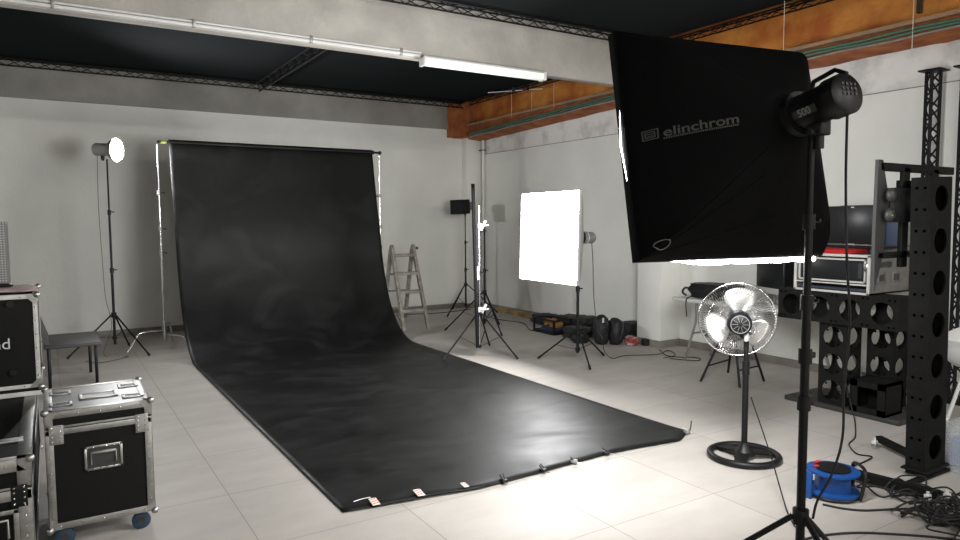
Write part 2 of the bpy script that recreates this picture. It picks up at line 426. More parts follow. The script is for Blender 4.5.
# ================================================================== CEILING THINGS
def lattice(name, p0, p1, w, r, label, group=None, n_per=.16, updir=(0, 0, 1), cat='truss', root_at=None, m='black_metal'):
    """flat-sided triangular lattice girder between two points"""
    p0 = Vector(p0); p1 = Vector(p1); d = (p1-p0); L_ = d.length; d.normalize()
    u = Vector(updir); x = d.cross(u).normalized(); u = x.cross(d)
    off = [x*w/2, -x*w/2, -u*w*.8]
    root = thing(name, label, cat, p0, 0, group)
    for o_ in off: MB().cyl(o_, o_+d*L_, r, n=8).build('chord', m, root)
    mb = MB(); k = max(2, int(L_/n_per))
    for a, b in ((0, 1), (1, 2), (2, 0)):
        for i in range(k):
            t0, t1 = L_*i/k, L_*(i+1)/k
            A, B = (off[a], off[b]) if i % 2 == 0 else (off[b], off[a])
            mb.cyl(A+d*t0, B+d*t1, r*.55, n=5, caps=False)
    mb.build('lacing', m, root); return root
lattice('ceiling_truss', (XL+.1, 10.62, 3.66), (6.30, 10.62, 3.66), .10, .010, 'black lattice girder under the black ceiling along the back concrete beam', 'black ceiling girders')
lattice('ceiling_truss', (2.73, 6.5, 3.62), (2.73, 10.5, 3.62), .12, .012, 'black lattice girder crossing the far black ceiling toward the back wall', 'black ceiling girders')
lattice('ceiling_truss', (XL+.1, 6.16, 3.77), (6.40, 6.16, 3.77), .10, .010, 'black lattice girder along the top of the near concrete beam', 'black ceiling girders')
lattice('ceiling_truss', (6.36, 6.5, 3.68), (6.36, 10.5, 3.68), .08, .009, 'black lattice girder edging the far ceiling beside the orange wall', 'black ceiling girders')
lattice('ceiling_truss', (6.48, -3, 3.76), (6.48, 6.1, 3.76), .08, .009, 'black lattice girder edging the near ceiling beside the orange wall', 'black ceiling girders')

# white cable tray on the near beam
root = thing('cable_trunking', 'long white double cable trunking fixed along the lower edge of the near beam', 'cable trunking', (0, 6.26, 3.24))
MB().box(-4.1, 3.20, -.028, 0, -.012, .012, .003).build('trunking', 'conduit', root)
MB().cyl((-4.1, -.016, .030), (3.22, -.016, .030), .010, n=8).build('conduit_pipe', 'conduit', root)
for x in (-1.2, .1, 1.1, 2.1, 3.0): MB().box(x-.012, x+.012, -.036, 0, -.018, .045, .002).build('clip', 'alu_dull', root)

def fixture(loc, rz, label, lit, L_=1.52):
    r = thing('fluorescent_light', label, 'ceiling light', loc, rz, 'fluorescent ceiling lights')
    MB().box(0, L_, -.055, .055, .028, .055, .008).build('housing', 'lgrey', r)
    mb = MB(); prof = [(-.052, .03), (-.05, -.012), (-.03, -.035), (0, -.042), (.03, -.035), (.05, -.012), (.052, .03)]
    mb.prism([(.03, a, b) for a, b in prof], (L_-.06, 0, 0)); mb.build('diffuser', lit, r)
    MB().box(0, .032, -.058, .058, -.044, .05, .006).build('end_cap', 'white', r)
    MB().box(L_-.032, L_, -.058, .058, -.044, .05, .006).build('end_cap', 'white', r)
    return r
fixture((3.22, 6.235, 3.185), 0, 'white fluorescent batten light under the lower edge of the near concrete beam', 'e_tube')
# added fill lamps, out of view behind the camera position, under the ceiling
for (x, y) in ((-.8, -2.6), (2.0, -2.6), (4.8, -2.6)):
    fixture((x, y, 3.70), 0, 'added fill batten under the ceiling, out of view behind the viewpoint', 'e_fill_b')

# corrugated conduits along the ledge
for k, (m, dz, dx, lb) in enumerate((('green', .045, .05, 'green corrugated conduit running along the orange ledge, uppermost'), ('green', .0, .055, 'green corrugated conduit running along the orange ledge, middle one'), ('alu_dull', -.042, .045, 'grey corrugated conduit running along the lower edge of the orange ledge'))):
    pts = [(6.465-dx, YF+.1+i*.25, 3.205+dz*.7+rise(YF+i*.25)*.7+.006*math.sin(i*1.7+k)) for i in range(61)]
    tag(MB().tube(pts, .011, 8).build('conduit_pipe', m), lb, 'conduit', 'conduits on the orange ledge')
# vertical pipe in the corner
root = thing('wall_pipe', 'thin white vertical pipe running down in the back right corner', 'pipe', (6.73, 10.66, 0))
MB().cyl((0, 0, 0), (0, 0, 3.08), .022).build('pipe', 'wall', root)
MB().box(-.03, .05, -.025, .1, 2.86, 2.875).box(-.03, .05, -.025, .1, 1.4, 1.415).build('bracket', 'dgrey', root)

# hanging wires
for (x, y, z0, z1, lb) in ((6.42, 9.30, 3.26, 3.72, 'thin string hanging from the roof nearest the back right corner'), (6.42, 8.75, 3.30, 3.72, 'thin string hanging from the roof below the middle of the white rod'),
                           (6.42, 8.2, 3.26, 3.72, 'thin string hanging from the roof beside the end of the fluorescent light'), (6.40, 4.42, 3.22, 3.8, 'thin string hanging in front of the orange wall above the big black softbox'),
                           (6.40, 3.18, 3.0, 3.8, 'thin string hanging in front of the orange wall at the right edge')):
    tag(MB().cyl((x, y, z0), (x, y, z1), .0035, n=6).build('hanging_string', 'string'), lb, 'string', 'strings hanging by the orange wall')
root = thing('hanging_rod', 'slim white rod with two blue clips hung level before the orange wall', 'rod', (6.25, 9.0, 3.62))
MB().cyl((-.25, .35, 0), (.3, -.35, 0), .007, n=8).build('rod', 'white', root)
MB().box(-.015, .02, -.02, .02, -.01, .05, .005).build('clip', 'blue_dark', root)
MB().box(.13, .16, -.20, -.16, -.01, .05, .005).build('clip', 'blue_dark', root)
tag(MB().bar((6.66, 3.25, 3.82), (6.64, 3.25, 3.42), .03, .05).build('steel_strut', 'dgrey'), 'short dark steel strut against the orange wall at upper right', 'strut')

# ================================================================== BACKDROP
prof = [(9.40, 2.585), (9.365, 2.56), (9.33, 2.4), (9.28, 2.12), (9.21, 1.8), (9.13, 1.45), (9.05, 1.05), (8.93, .70), (8.83, .5), (8.70, .32), (8.55, .18), (8.38, .08), (8.18, .02), (7.95, .006)]
front = [(1.31, 3.54), (1.63, 3.48), (2.11, 3.40), (2.3, 3.41), (2.58, 3.42), (2.88, 3.44), (3.15, 3.45), (3.45, 3.43), (3.81, 3.38), (4.02, 3.49)]
def fy(x):
    for a, b in zip(front, front[1:]):
        if x <= b[0]: t = (x-a[0])/(b[0]-a[0]); return a[1]+(b[1]-a[1])*max(0, t)
    return front[-1][1]
pp = []
for k, p in enumerate(smoothpts([(a, b, 0) for a, b in prof], 4)): pp.append((p.x, p.y))
root = thing('paper_backdrop', 'wide black seamless paper backdrop sweeping from its stand down across the floor', 'backdrop', (2.66, 9.42, 0))
mb = MB(); cols = 60; rows = []
for i in range(cols+1):
    t = i/cols; x = 1.31+2.71*t; row = []
    for (y, z) in pp: row.append(Vector((x, y, max(z, .005))))
    yf = fy(x); n = 54
    for k in range(1, n+1):
        y = 7.95+(yf-7.95)*k/n; z = .005
        z += .0025*(1+noise.noise(Vector((x*2.3, y*1.3, 0))))
        if k > n-5:
            e = (k-(n-5))/5
            curl = .030*max(0, (x-1.5))*max(0, 2.4-x)*2.2 + .012*abs(noise.noise(Vector((x*3.5, 0, 2))))
            if x > 3.9: curl += (x-3.9)*.08
            z += curl*e*e
        row.append(Vector((x, y, z)))
    rows.append(row)
V = [[mb.b.verts.new(p-Vector((2.66, 9.42, 0))) for p in r] for r in rows]
for a, b in zip(V, V[1:]):
    for k in range(len(a)-1):
        f = mb.b.faces.new((a[k], b[k], b[k+1], a[k+1])); f.smooth = True
sheet = mb.build('paper_sheet', 'paper', root)
so = sheet.modifiers.new('solid', 'SOLIDIFY'); so.thickness = .0008; so.offset = 1
MB().tube([(-1.35+.005*0, 0, 2.595), (1.37, 0, 2.595)], .036, 20).build('paper_roll', 'paper', root)
root = thing('crossbar', 'black crossbar carrying the roll of black paper between two chrome stands', 'crossbar', (2.66, 9.42, 2.595))
MB().cyl((-1.48, 0, 0), (1.49, 0, 0), .016).cyl((1.38, 0, 0), (1.40, 0, 0), .03).build('bar', 'black_metal', root)
MB().cyl((-1.43, 0, 0), (-1.37, 0, 0), .019).build('tape_wrap', 'yellowtape', root)['label'] = 'yellow tape wrap'
MB().sph((1.5, 0, 0), .028).build('knob', 'black', root)

def c_stand(loc, rz, label, top=2.58, legs=True):
    r = thing('backdrop_stand', label, 'stand', loc, rz, 'chrome stands holding the backdrop')
    MB().cyl((0, 0, .12), (0, 0, 1.25), .014).build('pole', 'chrome', r)
    MB().cyl((0, 0, 1.25), (0, 0, 2.0), .011).build('pole', 'chrome', r)
    MB().cyl((0, 0, 2.0), (0, 0, top-.02), .008).build('pole', 'chrome', r)
    for z in (1.22, 1.52, 1.97):
        c = MB().cyl((0, 0, z-.03), (0, 0, z+.03), .026).build('collar', 'alu_dull', r)
        MB().cyl((.02, 0, z), (.07, 0, z), .007).cyl((.06, -.02, z), (.06, .02, z), .010).build('knob', 'black', c)
    for k, (a, z) in enumerate(((200, .24), (320, .18), (80, .30))):
        ca, sa = math.cos(R(a)), math.sin(R(a))
        MB().tube(smoothpts([(0, 0, z), (ca*.18, sa*.18, z), (ca*.30, sa*.30, z-.02), (ca*.38, sa*.38, z*.4), (ca*.44, sa*.44, .012)], 5), .0125).build('leg', 'chrome', r)
    MB().cyl((0, 0, .1), (0, 0, .34), .024).build('hub', 'alu', r)
    return r
c_stand((1.19, 9.47, 0), R(-10), 'chrome stand with bent legs under the left end of the backdrop crossbar')
c_stand((4.17, 9.47, 0), R(95), 'chrome stand with small clamps at the right edge of the backdrop', 2.57)

# clips and tape along the front edge
def on_paper(x, back=.03): return Vector((x, fy(x)+back, .03))
for k, (x, lb) in enumerate(((1.50, 'red and white tape strip at the left front corner of the black paper'), (1.76, 'red and white tape strip on the paper edge, second from its left corner'), (2.04, 'small red and white tape strip on the paper edge near the first clip'))):
    z = .014+.030*max(0, (x-1.5))*max(0, 2.4-x)*2.2; y = fy(x)
    r = thing('tape_strip', lb, 'tape', (x, y+.045, z+.006), R(-8), 'tape strips on the paper edge')
    s_ = 1 if k < 2 else .7
    MB().box(-.022*s_, .022*s_, -.05*s_, .05*s_, 0, .002).build('tape', 'tapem', r)
    mb = MB()
    for q in range(3): mb.bar((-.02*s_, (-.035+q*.03)*s_, .0025), (.02*s_, (-.02+q*.03)*s_, .0025), .009*s_, .001)
    mb.build('red_stripe', 'tapered', r)
for k, (x, m2, lb) in enumerate(((2.29, 'chrome', 'black spring clip on the paper front edge, nearest the tape strips'), (2.60, 'chrome', 'black spring clip on the paper front edge, second from the tape strips'),
                            (2.87, 'chrome', 'low silver clip on the paper front edge between two black clips'), (3.16, 'chrome', 'black spring clip on the paper front edge toward the fan'), (3.98, 'white', 'white clip at the right front corner of the black paper'))):
    y = fy(x); r = thing('paper_clip', lb, 'clip', (x, y, .012), R(20*k), 'clips along the paper edge')
    MB().box(-.018, .018, -.02, .022, 0, .02, .004).build('jaw', 'alu_dull' if k in (2, 4) else 'black', r)
    h_ = .022 if k not in (2,) else .008
    MB().bar((-.008, -.005, .015), (-.014, .022, .02+h_), .007, .004).bar((.008, -.005, .015), (.012, .028, .02+h_), .007, .004).build('handle', 'black' if k < 4 else 'white', r)
    MB().tube([(-.012, -.018, .004), (0, -.045, .002), (.012, -.018, .004)], .0022, 5).build('wire_loop', m2, r)
tag(MB().tube(smoothpts([(1.40, fy(1.4)+.09, .020), (1.45, fy(1.4)+.095, .022), (1.5, fy(1.5)+.10, .027)], 5), .003, 5).build('wire_piece', 'white'), 'short white wire lying on the paper beside the leftmost tape strip', 'wire')
tag(MB().tube(smoothpts([(4.00, 3.47, .02), (4.03, 3.48, .04), (4.06, 3.50, .085)], 5), .004, 5).build('wire_piece', 'black'), 'short black wire sticking up at the right front corner of the paper', 'wire')

# ================================================================== LIGHT STANDS
def tripod_stand(loc, label, hub, foot_r, azs, segs, collar_low=.15, pole_m='black_metal', name='light_stand', leg_r=.010, group='light stands', leg_z=None):
    """segs: list of (z0,z1,radius)"""
    r = thing(name, label, 'light stand', loc, 0, group)
    for z0, z1, rad in segs: MB().cyl((0, 0, z0), (0, 0, z1), rad).build('pole', pole_m, r)
    for (z0, z1, rad) in segs[1:]:
        c = MB().cyl((0, 0, z0-.035), (0, 0, z0+.025), rad+.010).build('collar', 'black', r)
        MB().cyl((rad, 0, z0), (rad+.04, 0, z0), .006).cyl((rad+.035, -.018, z0), (rad+.035, .018, z0), .008).build('knob', 'black', c)
    MB().cyl((0, 0, hub-.03), (0, 0, hub+.03), segs[0][2]+.014).build('hub', 'black', r)
    MB().cyl((0, 0, collar_low-.02), (0, 0, collar_low+.02), segs[0][2]+.010).build('spreader_collar', 'black', r)
    for a in azs:
        ca, sa = math.cos(R(a)), math.sin(R(a))
        p0 = Vector((ca*.03, sa*.03, hub)); p1 = Vector((ca*foot_r, sa*foot_r, .012))
        g = MB().cyl(p0, p1, leg_r, n=10).build('leg', 'black_metal', r)
        MB().cyl(p1-(p1-p0).normalized()*.05, p1, leg_r+.004, n=10).build('rubber_foot', 'rubber', g)
        mid = p0.lerp(p1, .52)
        MB().bar((ca*.02, sa*.02, collar_low), mid, .012, .004).build('brace', 'black_metal', r)
    return r
# left bare-bulb strobe
S = (.63, 9.44, 0)
tripod_stand(S, 'tall black light stand holding the lit bare flash left of the backdrop', .48, .52, (190, 310, 68), ((.12, 1.05, .016), (1.03, 1.75, .013), (1.73, 2.36, .010)), .2)
def flash_head(loc, ax, label, body_m, L_=.26, r=.058, glow=None, lit=None, cap=None):
    ax = Vector(ax).normalized(); g = thing('flash_head', label, 'studio flash', loc)
    x, y, _ = basis(ax)
    MB().lathe([(0, r*.55), (.04, r*.9), (.1, r), (.9, r), (.96, r*1.12), (1, r*1.12)], -ax*L_*.5, ax*L_*.5, 24).build('body', body_m, g)
    MB().cyl((0, 0, -.13), (0, 0, -r*.7), .013).box(-.02, .02, -.02, .02, -r-.04, -r*.8, .004).build('tilt_bracket', 'black', g)
    if lit:
        b = MB().lathe([(0, r*1.1), (.25, r*1.5), (.55, r*1.75), (1, r*1.9)], ax*L_*.5, ax*(L_*.5+.085), 24, caps=False).build('reflector', 'alu', g)
        b.modifiers.new('s', 'SOLIDIFY').thickness = .002
        MB().lathe([(0, r*1.75), (.5, r*1.7), (.85, r*1.2), (1, r*.3)], ax*(L_*.5+.065), ax*(L_*.5+.10), 24).build('flash_dome', lit, g)
    return g
tag_ = flash_head((.585, 9.42, 2.47), (.80, -.60, -.04), 'grey studio flash with bright glowing dome on the tall stand at left', 'lgrey', .20, .075, lit='e_strobe')
# thin cord hanging from the left flash
attach(MB().tube(smoothpts([(.53, 9.44, 2.40), (.52, 9.45, 1.8), (.535, 9.44, 1.1), (.55, 9.44, .7), (.60, 9.42, .35), (.5, 9.3, .02), (.75, 9.15, .008), (.45, 8.9, .008), (.3, 9.1, .008)], 8), .0035, 6).build('power_cord', 'dgrey'), tag_)

# back strobe A
A = (6.06, 10.18, 0)
tripod_stand(A, 'black light stand in the back right corner', .50, .55, (205, 325, 85), ((.1, .78, .015), (.76, 1.25, .012), (1.23, 1.68, .009)), .14)
g = thing('flash_head', 'small studio flash with a square black cap in the back right corner', 'studio flash', (A[0], A[1], 1.84))
ax = Vector((-.86, -.5, -.06)).normalized()
MB().cyl(-ax*.24, ax*.05, .07, n=18).build('body', 'mgrey', g)
MB().cyl((0, 0, -.16), (0, 0, -.05), .014).box(-.03, .03, -.03, .03, -.08, -.03, .005).build('tilt_bracket', 'black', g)
xx = Vector((0, 0, 1)).cross(ax).normalized()
mb = MB(); mb.bar(ax*.05, ax*.30, .22, .22, bev=.01); mb.build('square_cap', 'black_matte', g)

# stand B behind flag
B = (5.33, 8.42, 0)
tripod_stand(B, 'black light stand behind the tall narrow black panel', .56, .58, (150, 35, 262), ((.1, .9, .016), (.88, 1.5, .012)), .16)

# flag stand C with a tall narrow black panel and clamps
Cc = (4.325, 6.95, 0)
tripod_stand(Cc, 'chrome-poled stand with clamps holding the tall black panel edge-on', .50, .56, (190, 290, 45), ((.1, 1.0, .013), (.98, 1.78, .010)), .10, pole_m='chrome')
r = thing('flag_panel', 'tall narrow black panel seen edge-on, clamped upright to a chrome stand', 'panel', (4.315, 6.975, 0))
vd = Vector((4.33, 6.965, 0)).normalized()
a0 = Vector((-.040, -.02, 2.03)); 
mb = MB(); e = vd*.30
def pt(t, z): return Vector((-.048+.05*(2.03-z)/1.9, .01, 0))+Vector((0, 0, z))+e*t
pts = []
mb.b.verts.ensure_lookup_table()
side = Vector((vd.y, -vd.x, 0))*.042
poly = [pt(-.5, .10), pt(.5, .10), pt(.5, 1.95), pt(.38, 2.01), pt(0, 2.035), pt(-.38, 2.01), pt(-.5, 1.95)]
mb.prism([p-side/2 for p in poly], side); mb.build('board', 'black_matte', r)
MB().bar(pt(-.52, .12), pt(-.52, 1.94), .012, .008, upv=vd).build('edge_strip', 'black_metal', r)
for (z, lb) in ((1.54, 'upper white clamp on the chrome pole of the black panel stand'), (.54, 'lower white clamp on the chrome pole of the black panel stand')):
    g = thing('clamp', lb, 'clamp', (Cc[0]+.0, Cc[1], z), 0, 'white clamps on the chrome pole')
    MB().box(-.03, .03, -.03, .03, -.03, .03, .008).build('jaw', 'white', g)
    MB().bar((.02, -.01, -.05), (.075, -.03, .06), .022, .022, bev=.004).cyl((.0, -.04, 0), (.09, -.07, .01), .010).build('handle', 'white', g)
tag(MB().box(-.018, .018, -.02, .02, -.08, .08, .006).build('clamp', 'lgrey'), 'small grey clip halfway down the black panel edge', 'clamp', 'white clamps on the chrome pole').location = (Cc[0]-.045, Cc[1]-.03, .98)

# mid softbox on stand M
Mm = (5.03, 5.98, 0)
tripod_stand(Mm, 'black light stand under the glowing white softbox by the right wall', .36, .46, (130, 247, 8), ((.1, .85, .0165), (.83, 1.30, .013)), .14)
def softbox(name, label, c, n, w, u, Wd, Hd, D, ringr, fab, front, rim=.045, nseg=24, bulge=1.0, flap=None):
    c = Vector(c); n = Vector(n).normalized(); w = Vector(w).normalized(); u = Vector(u).normalized()
    r = thing(name, label, 'softbox', c)
    m = 12; rings = []; mb = MB(); per = []
    K = 16
    def square(t):   # perimeter param -> unit square coords, starts at corner
        t *= 4; s_, f = int(t) % 4, t-int(t); f = f*2-1
        return [(f, -1), (1, f), (-f, 1), (-1, -f)][s_]
    N_ = K*4
    for j in range(m+1):
        s_ = j/m; kk = (1-s_)+bulge*.12*math.sin(s_*PI)*(1+.4*(1-s_)); dd = D*s_
        row = []
        for i in range(N_):
            a, b = square(i/N_)
            ang = math.atan2(b*Hd, a*Wd)
            P = Vector((a*Wd/2, b*Hd/2)); C_ = Vector((math.cos(ang), math.sin(ang)))*ringr
            # panels pull in between rods
            e_ = min(1, (1-max(0, 1-abs(abs(a)-abs(b))))); inn = 1-.05*math.sin(s_*PI)*(1-max(abs(a), abs(b))*min(abs(a), abs(b)))*bulge
            p2 = C_.lerp(P*inn, kk)
            row.append(mb.b.verts.new(w*p2.x+u*p2.y-n*dd))
        rings.append(row)
    lip = []
    for i in range(N_):
        a, b = square(i/N_); lip.append(mb.b.verts.new(w*a*Wd/2+u*b*Hd/2+n*rim))
    rings.insert(0, lip)
    for ra, rb in zip(rings, rings[1:]):
        for i in range(N_):
            f = mb.b.faces.new((ra[i], ra[(i+1) % N_], rb[(i+1) % N_], rb[i])); f.smooth = True
    cover = mb.build('cover', fab, r, 60)
    so = cover.modifiers.new('s', 'SOLIDIFY'); so.thickness = .003
    # front diffuser, slightly domed
    mb = MB(); G = 14; vs = []
    for i in range(G+1):
        for j in range(G+1):
            a = i/G*2-1; b = j/G*2-1; k = (1-a*a)*(1-b*b)
            x = a*Wd/2*.995; y = b*Hd/2*.995; zf = rim-.03+.025*k
            if flap and j == 0:
                y -= flap(a); zf += .02
            if flap and i == 0: x -= .007*max(0, 1-abs(b-.0)/.36)**.5; zf += .02*max(0, 1-abs(b-.0)/.36)
            vs.append(mb.b.verts.new(w*x+u*y+n*zf))
    for i in range(G):
        for j in range(G):
            a = i*(G+1)+j; f = mb.b.faces.new((vs[a], vs[a+1], vs[a+G+2], vs[a+G+1])); f.smooth = True
    mb.build('diffuser', front, r)
    MB().cyl(-n*(D-.01), -n*(D+.03), ringr+.004, n=28).build('speed_ring', 'black', r)
    # seam piping along the four rod lines
    return r, cover
az, el = 178.247, 1.693
n = Vector((math.cos(R(az))*math.cos(R(el)), math.sin(R(az))*math.cos(R(el)), math.sin(R(el))))
# measured: nearly flat-on to the left of the room
w = Vector((-math.sin(R(az)), math.cos(R(az)), 0)); u = n.cross(w); u = u if u.z > 0 else -u
softbox('softbox', 'white glowing softbox on a black stand near the right wall', (4.64, 5.997, 1.417), n, w, u, 1.07, .985, .42, .07, 'soft_back', 'e_mid', .03, bulge=.25)
hc = Vector((4.64, 5.997, 1.417))-n*.44
g = thing('flash_head', 'small grey studio flash behind the glowing white softbox', 'studio flash', hc)
MB().lathe([(0, .05), (.08, .066), (.9, .066), (1, .055)], -n*(-.06), -n*.17, 20).build('body', 'mgrey', g)
MB().ring(-n*.06, n, .069, .005).build('trim_ring', 'lgrey', g)
MB().cyl((-.02, 0, -.13), (-.02, 0, -.05), .014).build('tilt_bracket', 'black', g)
attach(MB().tube(smoothpts([hc-n*.15+Vector((0, 0, -.04)), hc-n*.17+Vector((0, 0, -.3)), (5.27, 5.98, .7), (5.30, 5.95, .35), (5.33, 5.9, .25), (5.36, 5.9, .1), (5.45, 5.86, .01), (5.7, 5.9, .008), (6.05, 5.75, .008), (6.35, 5.85, .008), (6.2, 5.6, .008), (5.95, 5.55, .008)], 8), .0045, 6).build('power_cord', 'black'), g)

# near softbox
Pn = (2.618, 2.105, 1.930)
nn_ = Vector((.172, .964, -.204)).normalized(); ww = Vector((.984, -.176, -.001)).normalized(); uu = ww.cross(nn_); uu = uu if uu.z > 0 else -uu; ww = nn_.cross(uu)
if ww.x < 0: ww = -ww
def flap(a): return .026*max(0, min(1, (a+.62)/.25))*max(.35, 1-.25*math.cos(a*9)**2)
sb, cover = softbox('softbox', 'large black square softbox with printed lettering at upper right', Pn, nn_, ww, uu, 1.03, 1.016, .43, .085, 'fabric', 'e_near', .05, flap=flap)
# lettering projected on the back fabric
bv = BVHTree.FromPolygons([v.co for v in cover.data.vertices], [tuple(p.vertices) for p in cover.data.polygons])
def press(me, x0, y0, ang):
    keep = []
    for v in me.vertices:
        X = v.co.x*math.cos(ang)-v.co.y*math.sin(ang)+x0; Y = v.co.x*math.sin(ang)+v.co.y*math.cos(ang)+y0
        o_ = ww*X+uu*Y-nn_*1.5
        hit = bv.ray_cast(o_, nn_)
        v.co = (hit[0] if hit[0] else ww*X+uu*Y-nn_*.3)-nn_*(.012+v.co.z)
a0 = (-.4259, -.0091); a1 = (-.2145, -.0104)   # ends of the printed line in the cover's own plane, metres
ang = math.atan2(a1[1]-a0[1], a1[0]-a0[0]); ln = math.hypot(a1[0]-a0[0], a1[1]-a0[1])
me = text_mesh('elinchrom', .1, .0004, .0012); wtxt = max(v.co.x for v in me.vertices); k = ln/wtxt
bmt = bmesh.new(); bmt.from_mesh(me); bmesh.ops.triangulate(bmt, faces=bmt.faces[:]); bmt.to_mesh(me); bmt.free()
for v in me.vertices: v.co = Vector((v.co.x*k, v.co.y*k, v.co.z))
press(me, a0[0], a0[1], ang); me.materials.clear(); me.materials.append(M['ink'])
lo = bpy.data.objects.new('lettering', me); COL.objects.link(lo); lo.parent = sb; lo['label'] = 'grey printed lettering'
# emblem: nested square outlines, and the fine line of small type below
mb = MB(); S0 = .055*k*1.45
def frame_(x, y, s_, t_):
    for (xa, xb, ya, yb) in ((x, x+s_, y, y+t_), (x, x+s_, y+s_-t_, y+s_), (x, x+t_, y, y+s_), (x+s_-t_, x+s_, y, y+s_)): mb.box(xa, xb, ya, yb, 0, .0006)
q = k*.078
frame_(-q*1.32, -q*.05, q*1.05, q*.09); frame_(-q*1.14, q*.14, q*.66, q*.09)
for z_ in (.2, .4): mb.box(-q*1.0, -q*.62, q*(z_+.1), q*(z_+.18), 0, .0006)
nlet = 34
for i in range(nlet):
    x = i*ln/nlet; mb.box(x, x+ln/nlet*.6, -q*.28, -q*.10, 0, .0006)
em = bpy.data.meshes.new('e'); mb.b.to_mesh(em); mb.b.free(); press(em, a0[0], a0[1], ang); em.materials.append(M['ink'])
eo = bpy.data.objects.new('emblem', em); COL.objects.link(eo); eo.parent = sb; eo['label'] = 'grey square emblem and fine print line'
# creases radiating from the lower left corner and a small loop of cord
mb = MB()
for (tx, ty) in ((.02, .02), (-.1, -.22), (.05, -.36)):
    pts = []
    for i in range(9):
        t = i/8; X = -.50+(tx+.50)*t; Y = -.495+(ty+.495)*t; h_ = bv.ray_cast(ww*X+uu*Y-nn_*1.5, nn_)[0]
        if h_: pts.append(h_-nn_*.001)
    if len(pts) > 3: mb.tube(pts, .003, 5)
mb.build('seam', 'fabric', sb)
pts = []
for i in range(14):
    a_ = 2*PI*i/13; X = -.455+.028*math.cos(a_); Y = -.455+.018*math.sin(a_); h_ = bv.ray_cast(ww*X+uu*Y-nn_*1.5, nn_)[0]; pts.append((h_ or ww*X+uu*Y)-nn_*.006)
MB().tube(pts, .0022, 5).build('cord_loop', 'mgrey', sb)
# small bright velcro gaps along the top edge
for (a_) in (-.42, .02, .14, .33, .55): pass

hd = Vector(Pn)-nn_*.53
g = thing('flash_head', 'black studio flash with handle mounted behind the big black softbox', 'studio flash', hd)
hx = (ww*1).normalized(); hz = uu
MB().lathe([(0, .085), (.10, .088), (.14, .070), (.66, .070), (.70, .078), (.96, .078), (1, .066)], nn_*.105, -nn_*.145, 28).build('body', 'black', g)
mb = MB()
mb.tube([nn_*.015+hz*.065, nn_*-.0+hz*.098, -nn_*.10+hz*.104, -nn_*.145+hz*.07], .009, 8); mb.build('handle', 'black', g)
mb = MB()
for i in range(4):
    for j in range(3): mb.cyl(-nn_*.145+hx*(-.03+.02*i)+hz*(-.005+.018*j), -nn_*.149+hx*(-.03+.02*i)+hz*(-.005+.018*j), .006, n=8)
mb.build('button', 'dgrey', g)
hs = (-hx*.55+Vector((0, 0, .0))+(-nn_)*0)  # side facing the camera
tv = (EYE-hd).normalized(); sd = (tv-nn_*tv.dot(nn_)).normalized(); tx_ = -nn_; ty_ = tx_.cross(sd)*-1
if ty_.z < 0: ty_ = -ty_
sdn = tx_.cross(ty_)
if sdn.dot(sd) < 0: tx_ = -tx_
pt_ = sd*.0775-nn_*-.045
text_part('lettering', '500', .040, 'head_print', g, sd*.0715+nn_*.035-ty_*.012, tx_, ty_, .001)
mb = MB(); mb.bar(sd*.0702+nn_*.06-ty_*.0, sd*.0702-nn_*.05-ty_*.0, .030, .0012, upv=sd); 
mb.build('label_band', 'dgrey', g)
MB().cyl(hd*0+Vector((.02, .0, -.16)), Vector((.02, 0, -.03)), .018).box(-.02, .05, -.03, .03, -.11, -.05, .006).cyl((-.05, 0, -.10), (.02, 0, -.10), .012).build('tilt_bracket', 'black', g)
NS = (2.545, 1.625, 0)
st = tripod_stand(NS, 'thick black light stand carrying the big black softbox in the right foreground', .40, .55, (133, 250, 12), ((.06, 1.30, .0175), (1.28, 1.62, .0150), (1.60, 1.95, .0125)), .10, leg_r=.012)
for z in (.87, 1.06):
    MB().cyl((0, 0, z-.03), (0, 0, z+.03), .026).box(.02, .055, -.012, .012, z-.012, z+.012, .004).build('collar', 'black', st)
# cord from near flash
attach(MB().tube(smoothpts([hd-nn_*.125+Vector((.02, 0, -.06)), (2.61, 1.52, 1.75), (2.60, 1.50, 1.45), (2.60, 1.48, 1.2), (2.61, 1.50, .95), (2.61, 1.50, .75), (2.60, 1.53, .6), (2.57, 1.57, .48), (2.565, 1.585, .40)], 8), .005, 8).build('power_cord', 'rubber'), g)

# ================================================================== LADDER
r = thing('step_ladder', 'small worn folding step ladder standing beside the backdrop', 'ladder', (4.52, 9.4, 0))
o_ = Vector((4.52, 9.4, 0)); 
fl_, fr_, tl, tr, rl, rr = [Vector(p)-o_ for p in ((4.33, 9.04, 0), (4.72, 9.02, 0), (4.31, 9.36, 1.17), (4.66, 9.36, 1.17), (4.40, 9.95, 0), (4.78, 9.95, 0))]
for a, b, nm in ((fl_, tl, 'front_rail'), (fr_, tr, 'front_rail'), (rl, tl+Vector((0, .05, 0)), 'rear_rail'), (rr, tr+Vector((0, .05, 0)), 'rear_rail')):
    MB().bar(a, b, .042, .055, upv=(0, 1, 0), bev=.003).build(nm, 'white_dirty', r)
for t in (.24, .47, .70, .93):
    a, b = fl_.lerp(tl, t), fr_.lerp(tr, t); MB().box(a.x, b.x, a.y-.05, a.y+.07, a.z-.022, a.z+.022, .004).build('tread', 'white_dirty', r)
for t in (.45, .68, .2):
    a, b = rl.lerp(tl, t), rr.lerp(tr, t); MB().bar(a, b, .03, .03, bev=.003).build('rear_rung', 'white_dirty', r)
for p in (tl, tr): MB().cyl(p+Vector((-.022, .02, .015)), p+Vector((.022, .02, .015)), .045, n=18).cyl(p+Vector((-.02, .02, .05)), p+Vector((.02, .02, .05)), .028, n=16).build('hinge', 'alu_dull', r)
MB().cyl(tr+Vector((.02, .02, .02)), tr+Vector((.06, .02, .02)), .010).sph(tr+Vector((.07, .02, .02)), .02).build('knob', 'dgrey', r)

